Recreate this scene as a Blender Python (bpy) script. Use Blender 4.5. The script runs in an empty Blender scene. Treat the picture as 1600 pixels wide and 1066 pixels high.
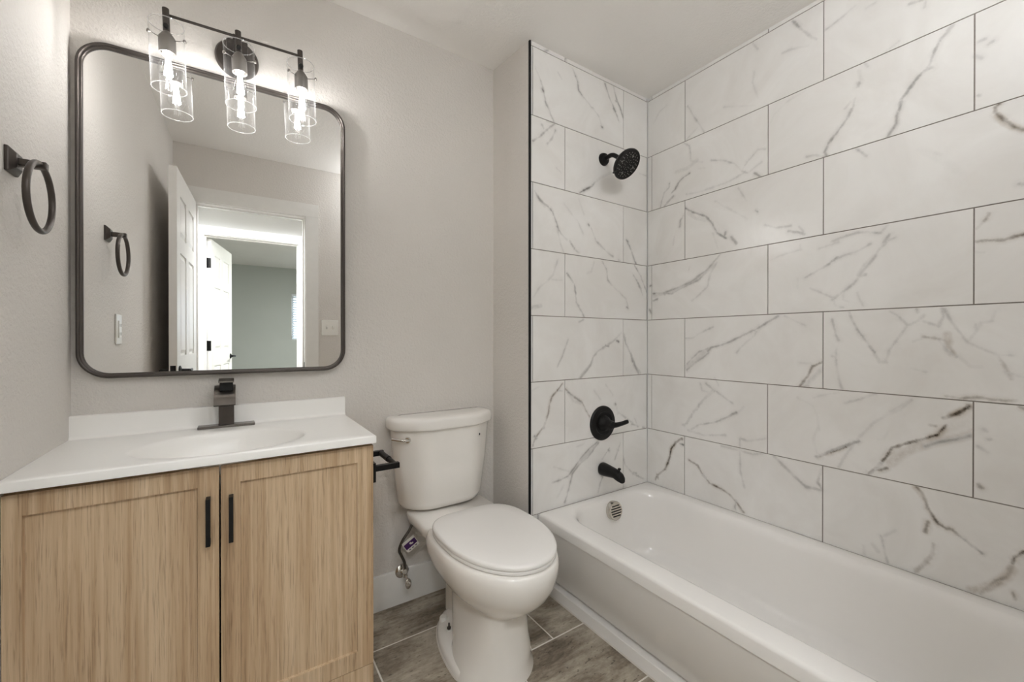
import bpy, math, random
import numpy as np
from mathutils import Vector, Matrix

# ------------------------------------------------------------------ camera
SC = bpy.context.scene
COL = SC.collection
PI = math.pi
H = 1.1267                       # lens height above the floor
camd = bpy.data.cameras.new('camera')
camd.sensor_width = 36.0
camd.lens = 646.4667 / 1600 * 36.0
camd.clip_start = 0.02
cam = bpy.data.objects.new('camera', camd)
COL.objects.link(cam)
cam.location = (0, 0, H)
cam.rotation_euler = (PI / 2 - 0.003, 0, -0.5889)
SC.camera = cam

# ------------------------------------------------------------------ sky + exposure
world = bpy.data.worlds.new('daylight')
SC.world = world
world.use_nodes = True
bg = world.node_tree.nodes['Background']
bg.inputs[0].default_value = (0.75, 0.87, 1.0, 1)
bg.inputs[1].default_value = 5.0
SC.view_settings.view_transform = 'Standard'
SC.view_settings.look = 'None'
SC.view_settings.gamma = 1.0
SC.view_settings.exposure = 0.19
SC.cycles.max_bounces = 14
SC.cycles.diffuse_bounces = 6
SC.cycles.glossy_bounces = 6
SC.cycles.transparent_max_bounces = 16

# ------------------------------------------------------------------ lamp power
P_CEIL_FILL = 27.0     # added bathroom fill lamp, out of view (emission of its diffuser)
P_BULB = 150.0    # filaments of the vanity bulbs
P_HALL_FILL = 92.0     # two added hall lamps, fill through the doorway
P_BED_FILL = 330.0       # added bedroom lamp, brightens the room in the mirror

# ------------------------------------------------------------------ helpers
WLOC = {}
def srgb(r, g, b):
    f = lambda c: (c / 255 / 12.92) if c / 255 <= 0.04045 else ((c / 255 + 0.055) / 1.055) ** 2.4
    return (f(r), f(g), f(b), 1)

class MB:
    def __init__(s): s.v = []; s.f = []
    def add(s, v, f):
        n = len(s.v); s.v += [tuple(p) for p in v]; s.f += [tuple(i + n for i in q) for q in f]; return s
    def box(s, x0, y0, z0, x1, y1, z1):
        x0, x1 = min(x0, x1), max(x0, x1); y0, y1 = min(y0, y1), max(y0, y1); z0, z1 = min(z0, z1), max(z0, z1)
        v = [(x0,y0,z0),(x1,y0,z0),(x1,y1,z0),(x0,y1,z0),(x0,y0,z1),(x1,y0,z1),(x1,y1,z1),(x0,y1,z1)]
        return s.add(v, [(0,3,2,1),(4,5,6,7),(0,1,5,4),(1,2,6,5),(2,3,7,6),(3,0,4,7)])
    def loft(s, rings, cap0=True, cap1=True, closed=True):
        n = len(rings[0]); v = [p for r in rings for p in r]; f = []
        for i in range(len(rings) - 1):
            for j in range(n if closed else n - 1):
                k = (j + 1) % n
                f.append((i*n+j, i*n+k, (i+1)*n+k, (i+1)*n+j))
        if cap0: f.append(tuple(reversed(range(n))))
        if cap1: f.append(tuple(range((len(rings)-1)*n, len(rings)*n)))
        return s.add(v, f)
    def tube(s, pts, r, n=12, caps=True, closed=False):
        pts = [Vector(p) for p in pts]; m = len(pts)
        rs = r if isinstance(r, (list, tuple)) else [r] * m
        T = []
        for i in range(m):
            a = pts[(i - 1) % m] if (closed or i > 0) else pts[i]
            b = pts[(i + 1) % m] if (closed or i < m - 1) else pts[i]
            T.append((b - a).normalized())
        u = T[0].orthogonal().normalized(); rings = []
        for i in range(m):
            u = (u - T[i] * u.dot(T[i])).normalized(); w = T[i].cross(u)
            rings.append([tuple(pts[i] + rs[i] * (math.cos(2*PI*j/n) * u + math.sin(2*PI*j/n) * w)) for j in range(n)])
        if closed: rings.append(rings[0])
        return s.loft(rings, caps and not closed, caps and not closed)
    def lathe(s, prof, o=(0,0,0), ax=(0,0,1), n=32, cap0=True, cap1=True):
        ax = Vector(ax).normalized(); u = ax.orthogonal().normalized(); w = ax.cross(u); o = Vector(o)
        rings = [[tuple(o + ax * h + r * (math.cos(2*PI*j/n) * u + math.sin(2*PI*j/n) * w)) for j in range(n)] for r, h in prof]
        return s.loft(rings, cap0, cap1)
    def sweep_x(s, prof, x0, x1):           # closed (y,z) outline swept along x
        return s.loft([[(x0, y, z) for y, z in prof], [(x1, y, z) for y, z in prof]])
    def sweep_y(s, prof, y0, y1):
        return s.loft([[(x, y0, z) for x, z in prof], [(x, y1, z) for x, z in prof]])
    def sweep_z(s, prof, z0, z1):
        return s.loft([[(x, y, z0) for x, y in prof], [(x, y, z1) for x, y in prof]])

def obj(name, mb, mat, parent=None, smooth=True, bevel=0, seg=2, local=False, angle=38, sub=0):
    off = Vector((0, 0, 0)) if (parent is None or local) else WLOC[parent.name]
    me = bpy.data.meshes.new(name)
    me.from_pydata([(x - off.x, y - off.y, z - off.z) for x, y, z in mb.v], [], mb.f)
    me.update()
    import bmesh
    bm = bmesh.new(); bm.from_mesh(me); bmesh.ops.recalc_face_normals(bm, faces=bm.faces); bm.to_mesh(me); bm.free()
    for m in (mat if isinstance(mat, list) else [mat]): me.materials.append(m)
    if smooth:
        me.polygons.foreach_set('use_smooth', [True] * len(me.polygons))
        me.set_sharp_from_angle(angle=math.radians(angle))
    o = bpy.data.objects.new(name, me); COL.objects.link(o)
    if parent is not None: o.parent = parent
    WLOC[o.name] = off.copy()
    if bevel:
        b = o.modifiers.new('edge', 'BEVEL'); b.width = bevel; b.segments = seg; b.limit_method = 'ANGLE'; b.angle_limit = math.radians(40)
        b.harden_normals = False
    if sub:
        b = o.modifiers.new('smooth', 'SUBSURF'); b.levels = sub; b.render_levels = sub
    return o

def tag(o, label, cat, group=None):
    o['label'] = label; o['category'] = cat
    if group: o['group'] = group
    return o
def thing(name, loc, label, cat, group=None):
    o = bpy.data.objects.new(name, None); COL.objects.link(o); o.location = loc; o.empty_display_size = 0.05
    WLOC[o.name] = Vector(loc)
    return tag(o, label, cat, group)
def part(name, mb, mat, parent, label=None, **k):
    o = obj(name, mb, mat, parent, **k)
    if label: o['label'] = label
    return o
def struct(name, mb, mat, parent=None, **k):
    o = obj(name, mb, mat, parent, **k)
    if parent is None: o['kind'] = 'structure'
    return o

def rrect(cx, cy, hx, hy, r, z, n=8):
    pts = []
    for q, (sx, sy) in enumerate(((1,1),(-1,1),(-1,-1),(1,-1))):
        for i in range(n):
            a = q * PI/2 + (PI/2) * i / (n - 1)
            pts.append((cx + sx*(hx - r) + r*math.cos(a), cy + sy*(hy - r) + r*math.sin(a), z))
    return pts
def lerp_path(pts, k=6):                    # Catmull-Rom through the points
    P = [Vector(p) for p in pts]; P = [2*P[0]-P[1]] + P + [2*P[-1]-P[-2]]; out = []
    for i in range(1, len(P) - 2):
        for j in range(k):
            t = j / k; a, b, c, d = P[i-1], P[i], P[i+1], P[i+2]
            out.append(tuple(0.5*((2*b)+(c-a)*t+(2*a-5*b+4*c-d)*t*t+(3*b-a-3*c+d)*t**3)))
    out.append(tuple(P[-2])); return out

# ------------------------------------------------------------------ materials
class NT:
    def __init__(s, name):
        s.m = bpy.data.materials.new(name); s.m.use_nodes = True; s.t = s.m.node_tree
        s.b = s.t.nodes['Principled BSDF']; s.out = s.t.nodes['Material Output']
    def n(s, typ, **k):
        x = s.t.nodes.new(typ)
        for a, v in k.items():
            if hasattr(x, a): setattr(x, a, v)
            else: x.inputs[a].default_value = v
        return x
    def l(s, a, b): s.t.links.new(a, b)
    def coord(s, scale=(1,1,1), rot=(0,0,0), loc=(0,0,0)):
        tc = s.n('ShaderNodeTexCoord'); mp = s.n('ShaderNodeMapping')
        mp.inputs['Scale'].default_value = scale; mp.inputs['Rotation'].default_value = rot; mp.inputs['Location'].default_value = loc
        s.l(tc.outputs['Object'], mp.inputs['Vector']); return mp.outputs['Vector']
    def noise(s, vec, scale, detail=2, rough=0.5, dist=0):
        x = s.n('ShaderNodeTexNoise'); x.inputs['Scale'].default_value = scale; x.inputs['Detail'].default_value = detail
        x.inputs['Roughness'].default_value = rough; x.inputs['Distortion'].default_value = dist
        s.l(vec, x.inputs['Vector']); return x.outputs['Fac']
    def ramp(s, fac, stops):
        x = s.n('ShaderNodeValToRGB'); e = x.color_ramp.elements
        while len(e) < len(stops): e.new(0.5)
        for el, (p, c) in zip(e, stops): el.position = p; el.color = c
        s.l(fac, x.inputs['Fac']); return x.outputs['Color']
    def math(s, op, a, b=None, clamp=False):
        x = s.n('ShaderNodeMath'); x.operation = op; x.use_clamp = clamp
        for i, q in enumerate((a, b)):
            if q is None: continue
            if isinstance(q, (int, float)): x.inputs[i].default_value = q
            else: s.l(q, x.inputs[i])
        return x.outputs[0]
    def mix(s, fac, a, b, mode='MIX'):
        x = s.n('ShaderNodeMix'); x.data_type = 'RGBA'; x.blend_type = mode
        for q, i in ((fac, 0), (a, 6), (b, 7)):
            if isinstance(q, (int, float)): x.inputs[i].default_value = q
            elif isinstance(q, tuple): x.inputs[i].default_value = q
            else: s.l(q, x.inputs[i])
        return x.outputs[2]
    def bump(s, h, strength, dist=0.002):
        x = s.n('ShaderNodeBump'); x.inputs['Strength'].default_value = strength; x.inputs['Distance'].default_value = dist
        s.l(h, x.inputs['Height']); s.l(x.outputs['Normal'], s.b.inputs['Normal'])
    def set(s, col=None, rough=None, metal=None, coat=None, spec=None):
        b = s.b
        if col is not None:
            if isinstance(col, tuple): b.inputs['Base Color'].default_value = col
            else: s.l(col, b.inputs['Base Color'])
        if rough is not None: b.inputs['Roughness'].default_value = rough
        if metal is not None: b.inputs['Metallic'].default_value = metal
        if coat is not None: b.inputs['Coat Weight'].default_value = coat; b.inputs['Coat Roughness'].default_value = 0.05
        if spec is not None: b.inputs['Specular IOR Level'].default_value = spec
        return s
def simple(name, col, rough=0.4, metal=0, var=0.03, vs=30, coat=None):
    t = NT(name); v = t.coord()
    d = tuple(max(0, c * (1 - var)) for c in col[:3]) + (1,)
    t.set(t.ramp(t.noise(v, vs, 3), [(0.3, d), (0.7, col)]), rough, metal, coat); return t.m
def paint(name, col, peel=0.35, scale=120):
    t = NT(name); v = t.coord()
    big = t.noise(v, 2.2, 3)
    d = tuple(c * 0.965 for c in col[:3]) + (1,)
    t.set(t.ramp(big, [(0.35, d), (0.65, col)]), 0.62, 0)
    h = t.math('ADD', t.noise(v, scale, 3, 0.55), t.math('MULTIPLY', t.noise(v, scale * 2.3, 2), 0.4))
    t.bump(h, peel, 0.004); return t.m
def emit(name, col, strength):
    t = NT(name); e = t.n('ShaderNodeEmission'); e.inputs[0].default_value = col; e.inputs[1].default_value = strength
    t.l(e.outputs[0], t.out.inputs['Surface']); return t.m
def thin_glass(name, tint=(1,1,1,1), edge=0.7, base=0.035, haze=0.0):
    t = NT(name)
    tr = t.n('ShaderNodeBsdfTransparent'); gl = t.n('ShaderNodeBsdfGlossy'); mx = t.n('ShaderNodeMixShader'); lw = t.n('ShaderNodeLayerWeight')
    tr.inputs[0].default_value = tint; gl.inputs['Roughness'].default_value = 0.02; lw.inputs[0].default_value = 0.5
    f = t.math('ADD', t.math('MULTIPLY', t.math('POWER', lw.outputs['Facing'], 4.0), edge), base, True)
    sh = gl.outputs[0]
    if haze:                                     # faint scatter inside the glass body, seen where the wall of the cylinder is viewed edge on
        m2 = t.n('ShaderNodeMixShader'); m3 = t.n('ShaderNodeMixShader'); df = t.n('ShaderNodeBsdfDiffuse'); tl = t.n('ShaderNodeBsdfTranslucent'); df.inputs[0].default_value = tl.inputs[0].default_value = (0.9, 0.9, 0.9, 1)
        m3.inputs[0].default_value = 0.5; t.l(df.outputs[0], m3.inputs[1]); t.l(tl.outputs[0], m3.inputs[2])
        m2.inputs[0].default_value = haze; t.l(gl.outputs[0], m2.inputs[1]); t.l(m3.outputs[0], m2.inputs[2]); sh = m2.outputs[0]
    t.l(f, mx.inputs[0]); t.l(tr.outputs[0], mx.inputs[1]); t.l(sh, mx.inputs[2]); t.l(mx.outputs[0], t.out.inputs['Surface'])
    return t.m

M = {}
M['wall'] = paint('greige_wall_paint', srgb(220, 215, 209), 0.75, 85)
M['ceil'] = paint('ceiling_paint', srgb(247, 244, 240), 0.4, 90)
M['hallwall'] = paint('hall_paint', srgb(205, 205, 202), 0.1)
M['bedwall'] = paint('bedroom_grey_paint', srgb(186, 189, 184), 0.1)
M['trim'] = simple('white_trim_paint', srgb(232, 230, 226), 0.35)
M['porcelain'] = simple('toilet_porcelain', srgb(238, 234, 228), 0.12, 0, 0.015, 6, 0.3)
M['seat'] = simple('toilet_seat_plastic', srgb(238, 235, 231), 0.22, 0, 0.01, 6)
M['enamel'] = simple('tub_enamel', srgb(241, 238, 234), 0.13, 0, 0.015, 4, 0.3)
M['marbletop'] = simple('cultured_marble', srgb(248, 246, 242), 0.28, 0, 0.008, 8, 0.06)
M['black'] = simple('matte_black_metal', srgb(24, 23, 23), 0.42, 0.5, 0.1, 60)
M['bronze'] = simple('dark_bronze_metal', srgb(88, 82, 78), 0.34, 0.8, 0.12, 40)
M['gunmetal'] = simple('brushed_gunmetal', srgb(120, 114, 108), 0.3, 0.9, 0.1, 80)
M['socketgrey'] = simple('satin_socket_grey', srgb(138, 133, 128), 0.38, 0.55, 0.06, 60)
M['chrome'] = simple('chrome', srgb(225, 222, 218), 0.09, 1.0, 0.02, 30)
M['nickel'] = simple('brushed_nickel', srgb(205, 200, 192), 0.24, 1.0, 0.05, 60)
M['darkslot'] = simple('dark_slot', srgb(45, 42, 39), 0.6)
M['plastic'] = simple('white_plastic', srgb(238, 236, 230), 0.3)
M['hose'] = simple('braided_hose', srgb(120, 116, 110), 0.3, 0.9, 0.5, 500)
M['gap'] = simple('shadow_gap_wood', srgb(70, 56, 42), 0.7)
M['carpet'] = simple('bedroom_carpet', srgb(150, 144, 136), 0.95, 0, 0.25, 400)
M['blind'] = simple('blind_slat', srgb(226, 230, 234), 0.5)
M['socketwhite'] = simple('socket_lining', srgb(235, 230, 215), 0.5)
M['purple'] = simple('purple_print', srgb(74, 34, 96), 0.5)
M['paper'] = simple('tag_paper', srgb(232, 228, 222), 0.6)
M['ink'] = simple('tag_ink', srgb(120, 116, 120), 0.6)
M['caulk'] = simple('white_caulk', srgb(214, 208, 200), 0.5)
M['glass'] = thin_glass('lamp_shade_glass', (0.985,0.985,0.985,1), 0.6, 0.035, 0.24)
M['glassrim'] = thin_glass('polished_glass_rim', (1,1,1,1), 0.5, 0.35, 0.5)
M['bulbglass'] = thin_glass('bulb_glass', (1,1,1,1), 0.45, 0.03)
M['pane'] = thin_glass('window_pane_glass', (0.96,0.98,0.98,1), 0.5, 0.04)
M['filament'] = emit('glowing_filament', (1.0, 0.99, 0.98, 1), P_BULB)
M['diffuser'] = emit('fill_lamp_diffuser', (0.93, 0.965, 1.0, 1), P_CEIL_FILL)
M['hallfill'] = emit('hall_fill_diffuser', (0.935, 0.968, 1.0, 1), P_HALL_FILL)
M['bedfill'] = emit('bedroom_fill_diffuser', (0.96, 1.0, 0.98, 1), P_BED_FILL)
_t = NT('silvered_mirror'); _t.set((0.94, 0.94, 0.93, 1), 0.0, 1.0); M['mirror'] = _t.m

def wood():
    t = NT('light_oak_wood'); rnd = t.n('ShaderNodeObjectInfo').outputs['Random']
    tc = t.n('ShaderNodeTexCoord'); cb = t.n('ShaderNodeCombineXYZ'); t.l(t.math('MULTIPLY', rnd, 7.0), cb.inputs[0])
    ad = t.n('ShaderNodeVectorMath'); ad.operation = 'ADD'; t.l(tc.outputs['Object'], ad.inputs[0]); t.l(cb.outputs[0], ad.inputs[1])
    def mp(sc):
        m = t.n('ShaderNodeMapping'); m.inputs['Scale'].default_value = sc; t.l(ad.outputs[0], m.inputs['Vector']); return m.outputs[0]
    warp = t.noise(mp((9, 9, 0.7)), 1.0, 4, 0.6, 0.5)
    streak = t.noise(mp((85, 85, 1.5)), 1.0, 5, 0.6, 0.15)
    fine = t.noise(mp((420, 420, 11)), 1.0, 3, 0.6)
    f = t.math('ADD', t.math('MULTIPLY', streak, 0.5), t.math('MULTIPLY', warp, 0.5))
    c = t.ramp(f, [(0.33, srgb(158, 129, 97)), (0.45, srgb(187, 159, 126)), (0.55, srgb(205, 180, 148)), (0.68, srgb(220, 198, 168))])
    pore = t.ramp(fine, [(0.30, srgb(120, 92, 66)), (0.46, (1,1,1,1))])
    c2 = t.mix(0.45, c, pore, 'MULTIPLY')
    t.set(c2, 0.5); t.bump(fine, 0.12, 0.001); return t.m
M['wood'] = wood()

def marble():
    t = NT('marble_tile'); at = t.n('ShaderNodeAttribute'); at.attribute_name = 'vein'
    sp = t.n('ShaderNodeSeparateColor'); t.l(at.outputs['Color'], sp.inputs[0])
    sd, dk, soft, br = sp.outputs[0], sp.outputs[1], sp.outputs[2], at.outputs['Alpha']
    v = t.coord()
    n1 = t.noise(v, 55, 4, 0.65); n2 = t.noise(v, 190, 3, 0.6); n3 = t.noise(v, 18, 3, 0.5)
    # sd is stored as (distance - half width) / 24 mm + 0.25
    d = t.math('ADD', sd, t.math('MULTIPLY', t.math('SUBTRACT', n1, 0.5), 0.42))
    d = t.math('ADD', d, t.math('MULTIPLY', t.math('SUBTRACT', n2, 0.5), 0.14))
    d = t.math('ADD', d, t.math('MULTIPLY', t.math('SUBTRACT', t.noise(v, 26, 3, 0.6), 0.5), 0.30))
    mr = t.n('ShaderNodeMapRange'); mr.interpolation_type = 'SMOOTHSTEP'
    mr.inputs[1].default_value = 0.14; mr.inputs[2].default_value = 0.50; mr.inputs[3].default_value = 1; mr.inputs[4].default_value = 0
    t.l(d, mr.inputs[0])
    brk = t.ramp(n3, [(0.34, (0.32,0.32,0.32,1)), (0.62, (1.15,1.15,1.15,1))])
    a = t.math('MULTIPLY', t.math('MULTIPLY', mr.outputs[0], dk), t.math('MULTIPLY', brk, 1.0), True)
    s = t.math('MULTIPLY', soft, t.ramp(n1, [(0.33, (0.35,0.35,0.35,1)), (0.66, (1.2,1.2,1.2,1))]), True)
    hz = t.n('ShaderNodeMapRange'); hz.interpolation_type = 'SMOOTHSTEP'
    hz.inputs[1].default_value = 0.2; hz.inputs[2].default_value = 0.95; hz.inputs[3].default_value = 1; hz.inputs[4].default_value = 0
    t.l(t.math('ADD', sd, t.math('MULTIPLY', t.math('SUBTRACT', n1, 0.5), 0.5)), hz.inputs[0])
    wisp = t.math('MULTIPLY', t.math('MULTIPLY', hz.outputs[0], dk), t.ramp(n3, [(0.42, (0.0,0.0,0.0,1)), (0.66, (0.55,0.55,0.55,1))]))
    s = t.math('ADD', s, wisp, True)
    cl = t.noise(t.coord((1, 1, 1)), 3.5, 5, 0.6, 0.8)
    base = t.ramp(cl, [(0.35, srgb(232, 229, 225)), (0.62, srgb(240, 238, 235))])
    vc = t.mix(br, srgb(108, 103, 99), srgb(104, 84, 60))
    sc_ = t.mix(br, srgb(150, 146, 142), srgb(150, 130, 104))
    dv = t.mix(t.math('POWER', a, 1.6), vc, srgb(44, 38, 32))
    c = t.mix(s, base, sc_); c = t.mix(a, c, dv)
    t.set(c, 0.2); return t.m
M['marble'] = marble()
M['grout'] = simple('wall_grout', srgb(150, 142, 134), 0.8, 0, 0.15, 120)
M['floorgrout'] = simple('floor_grout', srgb(238, 233, 225), 0.8, 0, 0.06, 90)
def stone():
    t = NT('floor_stone_tile')
    at = t.n('ShaderNodeAttribute'); at.attribute_name = 'shift'
    tc = t.n('ShaderNodeTexCoord'); ad = t.n('ShaderNodeVectorMath'); ad.operation = 'ADD'
    t.l(tc.outputs['Object'], ad.inputs[0]); t.l(at.outputs['Color'], ad.inputs[1])
    def mp(sc, rot=0):
        m = t.n('ShaderNodeMapping'); m.inputs['Scale'].default_value = sc; m.inputs['Rotation'].default_value = (0,0,rot); t.l(ad.outputs[0], m.inputs['Vector']); return m.outputs[0]
    a = t.noise(mp((3.2, 8, 1), 0.15), 1.0, 5, 0.6, 0.6)
    b = t.noise(mp((9, 60, 1), -0.08), 1.0, 4, 0.65)
    c = t.noise(mp((40, 70, 1)), 1.0, 4, 0.7)
    f = t.math('ADD', t.math('ADD', t.math('MULTIPLY', a, 0.6), t.math('MULTIPLY', b, 0.22)), t.math('MULTIPLY', c, 0.18))
    col = t.ramp(f, [(0.33, srgb(66, 56, 45)), (0.43, srgb(124, 112, 97)), (0.53, srgb(166, 156, 140)), (0.66, srgb(202, 193, 178))])
    pit = t.ramp(t.noise(mp((45, 110, 1)), 1.0, 2, 0.5), [(0.29, srgb(80, 68, 56)), (0.36, (1,1,1,1))])
    t.set(t.mix(0.6, col, pit, 'MULTIPLY'), 0.42); t.bump(c, 0.1, 0.001); return t.m
M['stone'] = stone()

# ------------------------------------------------------------------ room shell
XR, YA, YM, XL = 1.8551, 1.457, 1.7418, -0.4105
XW0, XW1 = 1.052, 1.0645              # stub wall: inner corner, outer corner
YD, YH = -0.07, -0.185                # door wall: bath face, hall face
HY0, HY1 = -1.0, -1.115               # hall far wall
BY = -5.2                             # bedroom far wall
CZ = 2.445
DX0, DX1, DZ = -0.294, 0.372, 2.059   # bath door opening
EX0, EX1, EZ = -0.326, 0.400, 2.038   # bedroom door opening

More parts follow.
